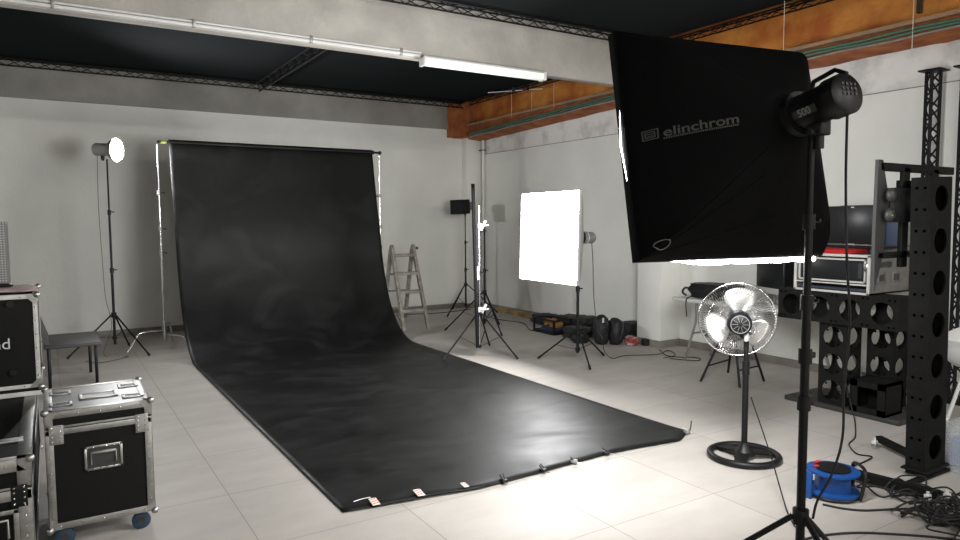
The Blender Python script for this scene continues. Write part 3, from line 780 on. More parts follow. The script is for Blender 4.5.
# ================================================================== FLIGHT CASES
def flight_case(loc, rz, sx, sy, sz, z0, label, lid_h=.09, panel='case', edge='alu', top='lid', front_handle=True, top_stuff=True, casters=True, edge_w=.032, hinge_m='alu_dull', catches=True, top_gap=True):
    """front faces -y; local origin at front-left floor"""
    r = thing('flight_case', label, 'flight case', loc, rz, 'flight cases')
    z1 = z0+sz; e = edge_w
    MB().box(.004, sx-.004, .004, sy-.004, z0+.004, z1-lid_h-.004).build('body', panel, r)
    if lid_h: MB().box(.004, sx-.004, .004, sy-.004, z1-lid_h, z1-.003).build('lid', panel, r)
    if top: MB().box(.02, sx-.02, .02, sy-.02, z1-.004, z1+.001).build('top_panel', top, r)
    t = .0035
    def ang(x0, x1, y0, y1, za, zb): return MB().box(x0, x1, y0, y1, za, zb, .0012).build('edge_rail', edge, r)
    # vertical corner rails
    for X in (0, 1):
        for Y in (0, 1):
            x0 = -t if X == 0 else sx-e; x1 = e if X == 0 else sx+t; y0 = -t if Y == 0 else sy-e; y1 = e if Y == 0 else sy+t
            mb = MB()
            for (za, zb) in (((z0, z1-lid_h-.003), (z1-lid_h+.003, z1)) if lid_h else ((z0, z1),)):
                mb.box(x0, x1, y0 if Y == 0 else sy, 0 if Y == 0 else y1, za, zb, .001)
                mb.box(x0 if X == 0 else sx, 0 if X == 0 else x1, y0, y1, za, zb, .001)
            mb.build('edge_rail', edge, r)
    for (z, hh) in ((z0, e), (z1-lid_h-e*.9, e*.9), (z1-lid_h+.004, .010), (z1-e, e)):
        if not lid_h and z0 < z < z1-e-.0001 : continue
        if not lid_h and hh < e-.0001: continue
        mb = MB()
        mb.box(0, sx, -t, 0, z, z+hh, .001); mb.box(0, sx, sy, sy+t, z, z+hh, .001); mb.box(-t, 0, 0, sy, z, z+hh, .001); mb.box(sx, sx+t, 0, sy, z, z+hh, .001)
        if z >= z1-e-.001:
            mb.box(0, sx, -t, e, z1, z1+t, .001); mb.box(0, sx, sy-e, sy+t, z1, z1+t, .001); mb.box(-t, e, 0, sy, z1, z1+t, .001); mb.box(sx-e, sx+t, 0, sy, z1, z1+t, .001)
        mb.build('edge_rail', edge, r)
    for X in (0, sx):
        for Y in (0, sy):
            for Z in (z0, z1):
                mb = MB(); mb.sph((X, Y, Z), .018, n=14)
                sX = 1 if X == 0 else -1; sY = 1 if Y == 0 else -1; sZ = 1 if Z == z0 else -1
                yy = Y-sY*.005; xx_ = X-sX*.005
                mb.prism([(X, yy, Z), (X+sX*.055, yy, Z), (X+sX*.045, yy, Z+sZ*.02), (X+sX*.02, yy, Z+sZ*.045), (X, yy, Z+sZ*.055)], (0, sY*.003, 0))
                mb.prism([(xx_, Y, Z), (xx_, Y+sY*.055, Z), (xx_, Y+sY*.045, Z+sZ*.02), (xx_, Y+sY*.02, Z+sZ*.045), (xx_, Y, Z+sZ*.055)], (sX*.003, 0, 0))
                mb.build('ball_corner', 'alu', r)
    def handle(cx, cy, cz, face):
        # recessed dish handle; face: 'f' front (-y) or 's' side (+x)
        U = Vector((1, 0, 0)) if face == 'f' else Vector((0, 1, 0)); N_ = Vector((0, -1, 0)) if face == 'f' else Vector((1, 0, 0)); Z_ = Vector((0, 0, 1)); C0 = Vector((cx, cy, cz))
        mb = MB()
        for (u0, u1, v0, v1) in ((-.085, .085, .051, .062), (-.085, .085, -.062, -.051), (-.085, -.073, -.062, .062), (.073, .085, -.062, .062)):
            mb.bar(C0+U*u0+Z_*(v0+v1)/2+N_*.003, C0+U*u1+Z_*(v0+v1)/2+N_*.003, .006, v1-v0, upv=(0, 0, 1), bev=.001)
        h_ = mb.build('handle', 'alu', r)
        mb = MB(); mb.bar(C0-U*.073+N_*.001, C0+U*.073+N_*.001, .004, .102); mb.build('dish', 'dgrey', h_)
        mb = MB(); mb.tube([C0-U*.055-Z_*.03+N_*.008, C0-U*.055+Z_*.030+N_*.012, C0+U*.055+Z_*.030+N_*.012, C0+U*.055-Z_*.03+N_*.008], .0035, 8)
        mb.bar(C0-U*.052+Z_*.028+N_*.010, C0+U*.052+Z_*.028+N_*.010, .014, .014, bev=.003); mb.build('grip', 'alu_dull', h_)
        mb = MB()
        for a_ in (-.07, -.045, -.015, .015, .045, .07):
            for b_ in (.054, -.054): mb.sph(C0+U*a_+Z_*b_+N_*.007, .0045, n=8)
        mb.build('rivet', 'chrome', h_)
    if front_handle: handle(sx/2+.01, 0, z0+(sz-lid_h)*.66, 'f')
    # rivets on the front rails
    mb = MB()
    k = 6
    for i in range(k):
        zz = z0+.07+(sz-lid_h-.14)*i/(k-1)
        for X in (e*.5, sx-e*.5): mb.sph((X, -t-.001, zz), .0045, n=8)
    for i in range(5): mb.sph((sx*(i+.5)/5, -t-.001, z1-e*.5), .0045, n=8); mb.sph((sx*(i+.5)/5, -t-.001, z0+e*.5), .0045, n=8)
    mb.build('rivet', 'chrome', r)
    if catches:
        for X in (.045, sx-.045):
            mb = MB(); mb.box(X-.03, X+.03, -t-.004, -t, z1-lid_h-.075, z1-lid_h+.02, .002); g_ = mb.build('hinge_plate', hinge_m, r)
            mb = MB()
            for a_ in (-.018, .018):
                for b_ in (-.06, -.035, -.01, .01): mb.sph((X+a_, -t-.005, z1-lid_h+b_), .005, n=8)
            mb.build('rivet', 'chrome', g_)
    if top_stuff:
        mb = MB(); cx, cy = sx*.52, sy*.45
        for (a0, a1, b0, b1) in ((-.09, .09, .05, .065), (-.09, .09, -.065, -.05), (-.09, -.072, -.065, .065), (.072, .09, -.065, .065)): mb.box(cx+a0, cx+a1, cy+b0, cy+b1, z1, z1+.008, .002)
        h_ = mb.build('label_dish', 'alu', r)
        MB().box(cx-.072, cx+.072, cy-.05, cy+.05, z1, z1+.003).build('label_card', 'lgrey', h_)
        for X in (.07, sx-.07):
            for Y in (sy*.25, sy*.72):
                mb = MB()
                for (a0, a1, b0, b1) in ((-.05, .05, .028, .042), (-.05, .05, -.042, -.028), (-.05, -.034, -.042, .042), (.034, .05, -.042, .042)): mb.box(X+a0, X+a1, Y+b0, Y+b1, z1, z1+.007, .002)
                c_ = mb.build('caster_cup', 'alu', r)
                MB().box(X-.02, X+.02, Y-.014, Y+.014, z1+.001, z1+.004).build('cup_recess', 'black', c_)
    if casters:
        for X in (.06, sx-.06):
            for Y in (.07, sy-.07):
                mb = MB(); mb.box(X-.045, X+.045, Y-.04, Y+.04, z0-.008, z0, .002)
                mb.prism([(X-.022, Y-.02, z0-.008), (X+.022, Y-.02, z0-.008), (X+.014, Y-.03, z0-.055), (X-.014, Y-.03, z0-.055)], (0, .004, 0))
                mb.prism([(X-.022, Y+.016, z0-.008), (X+.022, Y+.016, z0-.008), (X+.014, Y+.006, z0-.055), (X-.014, Y+.006, z0-.055)], (0, .004, 0))
                c_ = mb.build('caster', 'alu', r)
                MB().lathe([(0, .038), (.15, .045), (.85, .045), (1, .038)], (X, Y-.028, .0455), (X, Y+.0, .0455), 22).build('wheel', 'blue_dark', c_)
                MB().cyl((X, Y-.031, .0455), (X, Y+.003, .0455), .020, n=16).build('wheel_hub', 'dgrey', c_)
    return r
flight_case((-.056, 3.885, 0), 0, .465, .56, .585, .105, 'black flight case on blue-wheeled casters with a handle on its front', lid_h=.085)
# lower left big case
lc = flight_case((-1.02, 3.49, 0), 0, .91, 1.95, .50, .10, 'low wide black flight case at the left edge under the upright case', lid_h=.13, top='case', front_handle=False, top_stuff=False, edge_w=.05, hinge_m='black')
# handle at its front right and a metal clip on top
g = MB(); C0 = Vector((.76, -.006, .30))
g.box(.66, .86, -.010, -.004, .23, .25, .002).box(.66, .86, -.010, -.004, .37, .39, .002).box(.66, .68, -.010, -.004, .23, .39, .002).box(.84, .86, -.010, -.004, .23, .39, .002)
h_ = g.build('handle', 'alu', lc); MB().tube([(.70, -.014, .27), (.70, -.018, .35), (.82, -.018, .35), (.82, -.014, .27)], .006).build('grip', 'alu_dull', h_)
MB().box(.60, .88, .28, .33, .600, .612, .003).build('strap_plate', 'alu', lc)
# upright case with lettering
uc = flight_case((-.87, 4.72, 0), 0, .795, .60, .540, .655, 'upright black flight case with white edges and pale lettering, on top of the low case', lid_h=.0, edge='bead', top=None, front_handle=False, top_stuff=False, casters=False, edge_w=.022, catches=False)
text_part('lettering', 'sound', .088, 'white_print', uc, (.655, -.006, .655+.238), (1, 0, 0), (0, 0, 1), right=True)
for z in (.655+.49, .655+.10): MB().cyl((.665, -.012, z), (.665, 0, z), .018, n=16).build('plug', 'black', uc)
MB().box(0, .795, .02, .58, .607, .655, .004).build('base_tray', 'case', uc)
MB().box(-.004, .799, .012, .02, .605, .632, .002).build('edge_rail', 'bead', uc)
uc['label'] = 'upright black flight case with white edges and pale lettering, on top of the low case'
tag(blob(-.62, -.10, 4.85, 5.2, 1.197, 1.222, 5, .1, .35).build('folded_cloth', 'pink'), 'pale pink folded cloth on top of the upright flight case', 'cloth')
g = blob(-.34, -.20, 4.98, 5.08, 1.222, 1.245, 6, .05, .5).build('small_pouch', 'black'); tag(g, 'small black pouch lying on the pink cloth', 'pouch')
# perforated panel
r = thing('pegboard', 'grey perforated metal panel standing behind the flight cases at left edge', 'panel', (-.775, 9.0, 0))
mb = MB()
cw = .027
for i in range(14):
    for j in range(60):
        mb.holed((.405-(i+1)*cw, -.006, j*cw), (1, 0, 0), (0, 0, 1), cw, cw, .0078, .004, 8)
mb.build('perforated_sheet', 'peg', r)
MB().box(.01, .03, 0, .03, 0, 1.6, .003).box(.385, .402, 0, .02, 0, 1.6, .003).build('upright', 'peg', r)
MB().box(0, .41, -.15, .15, 0, .012, .003).build('foot_plate', 'peg', r)

# grey bench / chair
r = thing('bench_seat', 'grey padded bench with a slanted backrest behind the flight cases', 'bench', (.15, 7.95, 0))
MB().box(-.24, .25, -.30, .50, .405, .440, .016).build('seat', 'bench', r)
mb = MB(); mb.prism([(-.22, -.28, .44), (-.22, .3, .44), (-.31, .3, .72), (-.31, -.28, .72)], (.03, 0, .01)); mb.build('backrest', 'bench', r)
for x, y in ((.20, -.10), (-.20, -.28), (.17, .48), (-.20, .48)): MB().bar((x, y, 0), (x, y, .41), .028, .028, bev=.003).build('leg', 'black_metal', r)
MB().bar((-.2, -.28, .15), (-.2, .48, .15), .02, .02).build('stretcher', 'black_metal', r)

# ================================================================== FAN
FN = Vector((3.905, 2.915, 0))
r = thing('pedestal_fan', 'pedestal fan with chrome wire guard and round black ring base', 'fan', FN)
bs = MB().ring((0, 0, .024), (0, 0, 1), .218, .022, 48, 10).build('base', 'black', r)
mb = MB()
for a in (90, 210, 330):
    ca, sa = math.cos(R(a)), math.sin(R(a)); pts = [(ca*.02-sa*.05, sa*.02+ca*.05), (ca*.215-sa*.035, sa*.215+ca*.035), (ca*.215+sa*.035, sa*.215-ca*.035), (ca*.02+sa*.05, sa*.02-ca*.05)]
    mb.prism([(x, y, .018+.025*(1 if i in (0, 3) else 0)) for i, (x, y) in enumerate(pts)], (0, 0, .014))
mb.build('base_spoke', 'black', r)
MB().lathe([(0, .07), (.3, .06), (.6, .035), (1, .026)], (0, 0, .03), (0, 0, .11), 24).build('base_hub', 'black', r)
MB().cyl((0, 0, .08), (0, 0, .60), .020).build('pole', 'black_metal', r)
MB().cyl((0, 0, .57), (0, 0, .66), .024).cyl((0, 0, .60), (0, 0, .86), .016).build('pole_collar', 'black', r)
fz = .922; fd = Vector((math.cos(R(42)), math.sin(R(42)), .05)).normalized(); fx, fyv, _ = basis(fd)
fc = Vector((-.045, .033, fz))+fd*.10
MB().lathe([(0, .055), (.1, .074), (.6, .080), (1, .076)], Vector((-.040, .030, fz))-fd*.085, Vector((-.040, .030, fz))+fd*.05, 28).build('motor_housing', 'black', r)
mb = MB()
for q in range(10): 
    a_ = 2*PI*q/10; dv = fx*math.cos(a_)+fyv*math.sin(a_); c0 = Vector((-.040, .030, fz))-fd*.087
    mb.bar(c0+dv*.015, c0+dv*.052, .0022, .003, upv=fd)
mb.ring(Vector((-.040, .030, fz))-fd*.085, fd, .058, .003, 28, 5); mb.build('motor_vent', 'mgrey', r)
MB().bar((0, 0, .83), (-.035, .027, fz-.05), .035, .045, upv=(0, 1, 0), bev=.006).build('neck', 'black', r)
MB().tube(smoothpts([(.0, -.03, .86), (.03, -.04, .84), (.05, -.03, .88), (.03, -.01, .92)], 6), .005).build('motor_cable', 'mgrey', r)
MB().box(-.045, -.018, -.035, -.01, .80, .86, .004).build('control_box', 'lgrey', r)
GR = .246
mb = MB(); nw = 84
def gp(rad, dz, a_): return fc+(fx*math.cos(a_)+fyv*math.sin(a_))*rad+fd*dz
for q in range(nw):
    a_ = 2*PI*q/nw
    mb.tube([gp(rr_, dd, a_+tw) for rr_, dd, tw in ((.058, -.055, 0), (.11, -.068, .10), (.17, -.060, .20), (.215, -.038, .28), (GR, 0, .34))], .0017, 4)
for rr_, dd in ((.12, -.068), (.19, -.052)): mb.ring(fc+fd*dd, fd, rr_, .0016, 48, 5)
mb.build('rear_guard', 'chrome', r)
mb = MB()
for q in range(nw):
    a_ = 2*PI*q/nw
    mb.tube([gp(rr_, dd, a_) for rr_, dd in ((GR, 0), (.215, .045), (.15, .066), (.04, .075))], .0016, 4)
mb.cyl(fc+fd*.072, fc+fd*.08, .045, n=24)
mb.build('front_guard', 'chrome', r)
MB().ring(fc, fd, GR+.002, .006, 64, 8).build('guard_rim', 'chrome', r)
for q in range(3):
    a0_ = 2*PI*q/3+.62; mb = MB(); rows = []
    for i in range(9):
        t = i/8; rad = .045+.175*t; half = (.34+.34*math.sin(min(1, t*1.15)*PI*.75))*(1 if t < .9 else .8)
        row = []
        for j in range(9):
            s_ = j/8*2-1; a_ = a0_+s_*half; row.append(mb.b.verts.new(gp(rad*(1-.05*s_*s_*(t > .8)), -.005+.030*s_, a_)))
        rows.append(row)
    for a, b in zip(rows, rows[1:]):
        for j in range(8): f = mb.b.faces.new((a[j], a[j+1], b[j+1], b[j])); f.smooth = True
    o = mb.build('blade', 'blade', r); o.modifiers.new('s', 'SOLIDIFY').thickness = .0018
MB().cyl(fc-fd*.03, fc+fd*.03, .045, n=24).build('blade_hub', 'alu_dull', r)
attach(MB().tube(smoothpts([FN+Vector((.02, -.03, .42)), (3.62, 2.52, .20), (3.35, 2.22, .02), (3.2, 2.05, .006), (3.1, 1.9, .006)], 8), .004, 6).build('power_cord', 'black'), r)

# ================================================================== TABLE + things
r = thing('folding_table', 'white folding table along the right wall behind the fan', 'table', (6.25, 4.43, 0))
MB().box(-.38, .36, -.93, .93, .700, .742, .012).build('table_top', 'white', r)
for sy_ in (-1, 1):
    for sx_ in (-1, 1):
        y = sy_*.80
        MB().tube([(sx_*.22, y-sy_*.08, .70), (sx_*.22, y-sy_*.07, .46), (sx_*.22+.02, y+sy_*.10, .01)], .014, 8).build('leg', 'alu_dull', r)
    MB().cyl((-.22, sy_*.765, .34), (.23, sy_*.765, .34), .010).build('stretcher', 'alu_dull', r)
r = thing('laptop_bag', 'black soft bag lying on the left end of the white table', 'bag', (6.10, 4.93, .742))
blob(-.16, .16, -.25, .28, 0, .165, 2, .07, .35).build('bag_body', 'nylon', r)
MB().tube(smoothpts([(-.08, .30, .09), (-.10, .36, .10), (-.12, .38, .05), (-.10, .34, .015)], 5), .012).build('handle', 'nylon', r)
MB().tube(smoothpts([(-.14, .22, .02), (-.22, .22, .006), (-.245, .22, -.05), (-.24, .21, -.2)], 5), .006).build('strap', 'nylon', r)

r = thing('desktop_computer', 'all-in-one computer with black screen and silver chin on the white table', 'computer', (6.17, 4.34, .742))
sr = Matrix.Rotation(R(-20), 3, 'Z')
MB().box(-.012, .012, -.22, .22, .165, .455, .006, rot=sr, piv=(0, 0, 0)).build('screen', 'screen', r)
MB().box(-.014, .012, -.22, .22, .105, .165, .006, rot=sr, piv=(0, 0, 0)).build('chin', 'lgrey', r)
MB().box(.01, .03, -.05, .05, .01, .30, .004, rot=sr, piv=(0, 0, 0)).box(-.08, .10, -.10, .10, 0, .010, .003, rot=sr, piv=(0, 0, 0)).build('stand', 'alu', r)
r = thing('computer_monitor', 'dark monitor turned half away, right of the silver-chinned computer', 'monitor', (6.36, 4.12, .742))
sr = Matrix.Rotation(R(-8), 3, 'Z')
MB().box(-.015, .015, -.20, .20, .10, .44, .006, rot=sr, piv=(0, 0, 0)).build('screen', 'black', r)
MB().box(-.08, .08, -.10, .10, 0, .012, .003).box(.012, .03, -.03, .03, .01, .25, .003).build('stand', 'black', r)
# black folding stool before the table
r = thing('folding_stool', 'black folding stool standing in front of the white table', 'stool', (5.69, 4.40, 0))
MB().box(-.20, .22, -.17, .19, .44, .47, .012).build('seat', 'black', r)
for (x0, y0, x1, y1) in ((-.30, .14, -.12, .05), (.25, .25, .12, .10), (-.20, -.24, -.10, -.10), (.22, -.20, .12, -.10)):
    MB().tube([(x0, y0, .01), (x1, y1, .44)], .012).build('leg', 'black_metal', r)
MB().cyl((-.24, .11, .16), (.20, .20, .16), .008).build('stretcher', 'black_metal', r); MB().cyl((-.17, -.19, .16), (.19, -.16, .16), .008).build('stretcher', 'black_metal', r)

# ================================================================== PERFORATED BLACK MODULES
def module(loc, size, axis, cells, rad, label, faces=('-x', '-y'), rot=None, name='perforated_box_beam', slots=True, th=.012):
    """rectangular hollow module; loc = min corner"""
    sx, sy, sz = size; r = thing(name, label, 'perforated beam', loc, 0, 'black perforated beams')
    def cell_face(o, ux, uy, lx, ly, nc, rad_):
        mb = MB(); ux = Vector(ux); uy = Vector(uy)
        for i in range(nc): mb.holed(Vector(o)+ux*(lx/nc*i), ux, uy, lx/nc, ly, rad_, th)
        return mb
    if axis == 'y':
        cell_face((0, 0, 0), (0, 1, 0), (0, 0, 1), sy, sz, cells, rad).build('side_panel', 'totem', r)
        cell_face((sx-th, 0, 0), (0, 1, 0), (0, 0, 1), sy, sz, cells, rad).build('side_panel', 'totem', r)
        MB().box(th, sx-th, 0, sy, sz-th, sz).build('top_panel', 'totem', r); MB().box(th, sx-th, 0, sy, 0, th).build('bottom_panel', 'totem', r)
        MB().box(th, sx-th, 0, th, th, sz-th).build('end_panel', 'totem', r); MB().box(th, sx-th, sy-th, sy, th, sz-th).build('end_panel', 'totem', r)
    else:
        if '-x' in faces:
            cell_face((0, sy, 0), (0, 0, 1), (0, -1, 0), sz, sy, cells, min(rad, sy*.40)).build('side_panel', 'totem', r)
            cell_face((sx-th, sy, 0), (0, 0, 1), (0, -1, 0), sz, sy, cells, min(rad, sy*.40)).build('side_panel', 'totem', r)
        else:
            MB().box(0, th, 0, sy, 0, sz).build('side_panel', 'totem', r); MB().box(sx-th, sx, 0, sy, 0, sz).build('side_panel', 'totem', r)
        cell_face((th, 0, 0), (0, 0, 1), (1, 0, 0), sz, sx-2*th, cells, rad).build('side_panel', 'totem', r)
        cell_face((th, sy-th, 0), (0, 0, 1), (1, 0, 0), sz, sx-2*th, cells, rad).build('side_panel', 'totem', r)
        MB().box(th, sx-th, th, sy-th, sz-th, sz).build('top_panel', 'totem', r)
    if slots:
        mb = MB()
        if axis == 'y':
            for i in range(cells+1):
                y = min(max(sy/cells*i, .05), sy-.05)
                for z in (.025, sz-.025):
                    for d_ in (-.02, .02): mb.cyl((-.0015, y+d_, z), (.001, y+d_, z), .009, n=10)
        else:
            for i in range(cells*2):
                z = sz/(cells*2)*(i+.5)
                for y in (sy*.3, sy*.7): mb.cyl((-.0015, y, z), (.001, y, z), .0095, n=10)
        mb.build('bolt_hole', 'void', r)
    return r
module((5.50, 2.755, .73), (.25, 1.03, .262), 'y', 4, .088, 'black horizontal box beam with four round holes under the rack case')
module((5.55, 3.18, .04), (.22, .24, .685), 'z', 3, .088, 'upright black holed beam under the horizontal beam, left one', )
module((5.78, 2.92, .04), (.22, .22, .685), 'z', 3, .080, 'upright black holed beam under the horizontal beam, right and further back')
r = thing('black_crate', 'low black crate with a square opening on the dark base plate', 'crate', (5.50, 2.83, .04))
mb = MB(); mb.box(0, .26, 0, .02, 0, .26).box(0, .26, .26, .28, 0, .26).box(.24, .26, 0, .28, 0, .26).box(0, .26, 0, .28, 0, .02).box(0, .26, 0, .28, .24, .26); mb.build('shell', 'totem', r)
mb = MB(); mb.box(-.006, .01, 0, .28, 0, .05).box(-.006, .01, 0, .28, .21, .26).box(-.006, .01, 0, .06, 0, .26).box(-.006, .01, .22, .28, 0, .26); mb.build('front_frame', 'totem', r)
tag(MB().box(5.50, 6.05, 2.72, 3.70, 0, .04, .004).build('base_plate', 'dgrey'), 'dark flat base plate on the floor under the black holed beams', 'base plate')

# tower
tw = module((4.50, 2.065, .05), (.25, .115, 1.80), 'z', 7, .078, 'tall black column with round holes at right edge, on a wheeled base', faces=(), name='perforated_column')
tw.rotation_euler = (0, R(-2.0), 0)
mb = MB(); mb.box(-.02, .27, -.02, .135, -.012, 0, .003); mb.build('foot_plate', 'totem', tw)
r = thing('wheeled_base', 'black bars with casters spreading on the floor under the tall holed column', 'wheeled base', (4.62, 2.12, 0))
MB().bar((-.50, .17, .045), (-.43, -.27, .045), .05, .045, bev=.004).build('bar', 'totem', r)
MB().bar((-.45, -.05, .012), (.24, -.05, .012), .045, .02, bev=.003).build('bar', 'totem', r)
MB().bar((.27, .43, .060), (.08, .04, .050), .040, .035, bev=.003).build('bar', 'totem', r)
mb = MB(); mb.box(-.12, .14, -.06, .06, .012, .04, .004); mb.build('mount_plate', 'totem', r)
for (x, y, z) in ((.20, .42, .0), (-.50, -.25, 0), (-.39, -.30, 0)):
    c_ = MB().box(x-.018, x+.018, y-.014, y+.014, .03, .06, .003).cyl((x, y, .05), (x, y, .075), .008).build('caster', 'white', r)
    MB().cyl((x, y-.012, .024), (x, y+.012, .024), .024, n=16).build('wheel', 'chrome', c_)
# bracket frame on top
r = thing('bracket_frame', 'black angular metal bracket frame with round knobs on top of the tall holed column', 'bracket', (4.45, 2.25, 0))
F = lambda x, z, y=0: Vector((x-4.45, y, z))
mb = MB(); mb.prism([F(4.20, 1.955), F(4.25, 1.955), F(4.33, 1.72), F(4.28, 1.36), F(4.20, 1.16), F(4.19, 1.5)], (0, .02, 0)); mb.build('side_plate', 'dgrey', r)
MB().box(-.22, .68, 0, .03, 1.89, 1.94, .003).build('top_bar', 'totem', r)
MB().box(.05, .12, .0, .03, 1.30, 1.92, .003).build('post', 'totem', r); MB().box(.41, .48, .0, .03, 1.72, 1.92, .003).build('post', 'totem', r)
MB().box(-.10, .25, -.03, .10, 1.58, 1.79, .006).build('motor_box', 'black_matte', r)
MB().box(.03, .14, -.0, .04, 1.79, 1.84, .004).build('cable_gland', 'totem', r)
MB().box(-.22, .28, .0, .03, 1.36, 1.40, .003).build('lower_bar', 'totem', r)
MB().sph((-.155, -.03, 1.745), .042, (1, .6, 1), 16).build('knob', 'dgrey', r)
k_ = MB().sph((-.165, -.03, 1.625), .042, (1, .6, 1), 16).build('knob', 'dgrey', r); MB().cyl((-.165, -.062, 1.625), (-.165, -.05, 1.625), .018, n=14).build('knob_cap', 'chrome', k_)

# vertical lattice trusses against right wall
for (x, y, zt, lb) in ((6.62, 3.10, 2.89, 'tall black lattice truss standing at the right wall, left of the pair'), (6.62, 2.82, 2.88, 'tall black lattice truss standing at the right wall, nearest the right edge')):
    t_ = lattice('standing_truss', (x, y, .02), (x, y, zt), .105, .015, lb, 'black trusses at the right wall', .11, updir=(1, .3, 0), m='black_matte')
    MB().box(-.09, .09, -.09, .09, zt-.03, zt-.015, .003).build('end_plate', 'black_metal', t_); MB().box(-.09, .09, -.09, .09, -.02, 0, .003).build('end_plate', 'black_metal', t_)

# rack case
RX, RY = 5.50, 2.99
r = thing('rack_case', 'grey open-front rack case with white edges on the black holed beam', 'rack case', (RX, RY, .992))
MB().box(.012, .62, 0, .012, .0, .32).build('side_wall', 'case_side', r); MB().box(.012, .62, .628, .64, 0, .32).build('side_wall', 'case_side', r)
MB().box(.012, .62, 0, .64, .0, .012).build('bottom', 'case', r); MB().box(.012, .62, 0, .64, .308, .32).build('top', 'case_side', r)
MB().box(.608, .62, 0, .64, 0, .32).build('back', 'case_side', r)
MB().box(.34, .62, -.004, .644, .32, .385, .004).build('raised_lid', 'case_side', r)
mb = MB()
for (y0, y1, z0, z1) in ((-.006, .646, .0, .018), (-.006, .646, .300, .322), (-.006, .016, 0, .32), (.624, .646, 0, .32), (.016, .624, .072, .084)): mb.box(-.006, .012, y0, y1, z0, z1, .002)
mb.build('edge_rail', 'bead', r)
mb = MB()
for (y0, y1, z0, z1) in ((.03, .61, .092, .106), (.03, .61, .272, .286), (.03, .044, .092, .286), (.596, .61, .092, .286)): mb.box(.002, .02, y0, y1, z0, z1, .002)
mb.build('door_frame', 'bead', r)
MB().box(.02, .4, .045, .595, .106, .272, .003).build('device', 'screen', r)
MB().box(.016, .022, .07, .10, .13, .25, .002).build('device_strip', 'dgrey', r)
MB().box(.01, .4, .03, .61, .022, .045, .003).build('drawer', 'drawer', r)
MB().box(-.012, 0, .01, .04, .19, .25, .003).build('latch', 'chrome', r)
MB().box(.13, .33, -.005, .0, .215, .26, .002).build('vent_plate', 'dgrey', r)
for x in (.14, .36):
    h_ = MB().box(x-.02, x+.10, -.007, 0, .09, .175, .003).build('handle', 'case_side', r); MB().box(x, x+.08, -.010, -.006, .105, .16, .002).build('grip', 'dgrey', h_)
tag(blob(5.50, 5.78, 3.16, 3.60, 1.312, 1.355, 8, .05, .2).build('red_cloth', 'red'), 'folded red cloth on top of the rack case', 'cloth')
r = thing('laptop', 'open black laptop with dark screen on top of the rack case', 'laptop', (5.72, 3.25, 1.375))
sr = Matrix.Rotation(R(-14), 3, 'Z') 
MB().box(-.02, .22, -.27, .27, -.018, 0, .004, rot=sr, piv=(0, 0, 0)).build('keyboard_deck', 'black', r)
MB().box(-.02, .0, -.275, .275, .012, .335, .006, rot=sr, piv=(0, 0, 0)).build('screen', 'screen', r)
MB().box(-.024, -.018, -.27, .27, .006, .014, .001, rot=sr, piv=(0, 0, 0)).box(-.026, -.02, -.03, .03, .012, .020, .001, rot=sr, piv=(0, 0, 0)).build('hinge_strip', 'alu', r)
MB().box(-.024, -.018, -.015, .015, .318, .326, .001, rot=sr, piv=(0, 0, 0)).build('webcam', 'white', r)
MB().box(.0, .012, -.01, .01, -.02, .02).build('hinge', 'alu', r)
tag(MB().box(5.80, 5.83, 2.93, 3.42, 1.378, 1.715, .004).build('folder', mat('blue_folder', (.02, .035, .07), .5)), 'blue folder standing behind the open black laptop', 'folder')

# white tub chair and beige stool piece at right edge
r = thing('tub_chair', 'white plastic chair partly cut off at the right edge behind the column', 'chair', (6.12, 2.42, 0))
mb = MB(); n1 = 18
prof_ = [(.12, .44), (.20, .45), (.25, .49), (.28, .56), (.29, .66)]
rows = []
for (rad, z) in prof_: rows.append([mb.b.verts.new((math.cos(2*PI*k/28)*rad, math.sin(2*PI*k/28)*rad, z+(.10*max(0, math.cos(2*PI*k/28)) if z > .6 else 0))) for k in range(28)])
for a, b in zip(rows, rows[1:]):
    for k in range(28): f = mb.b.faces.new((a[k], a[(k+1) % 28], b[(k+1) % 28], b[k])); f.smooth = True
mb.b.faces.new(rows[0][::-1]); o = mb.build('shell', 'white', r); o.modifiers.new('s', 'SOLIDIFY').thickness = .008
for a in (45, 135, 225, 315): MB().cyl((math.cos(R(a))*.12, math.sin(R(a))*.12, .44), (math.cos(R(a))*.24, math.sin(R(a))*.24, .0), .014).build('leg', 'white', r)

# clear plastic bin lower right
r = thing('plastic_bin', 'translucent storage bin with something blue inside at lower right edge', 'bin', (4.98, 1.99, 0))
mb = MB()
for (x0, x1, y0, y1) in ((-.2, .2, -.15, -.145), (-.2, .2, .145, .15), (-.2, -.195, -.15, .15), (.195, .2, -.15, .15)): mb.box(x0, x1, y0, y1, 0, .27)
mb.box(-.2, .2, -.15, .15, 0, .005); mb.build('tub', 'glassy', r)
MB().box(-.21, .21, -.16, .16, .27, .285, .004).build('lid', 'glassy', r)
tag(blob(4.84, 5.1, 1.88, 2.1, .006, .20, 4, .08, .5).build('blue_item', mat('blue_item', (.03, .08, .28), .6)), 'blue soft item inside the translucent storage bin', 'item')

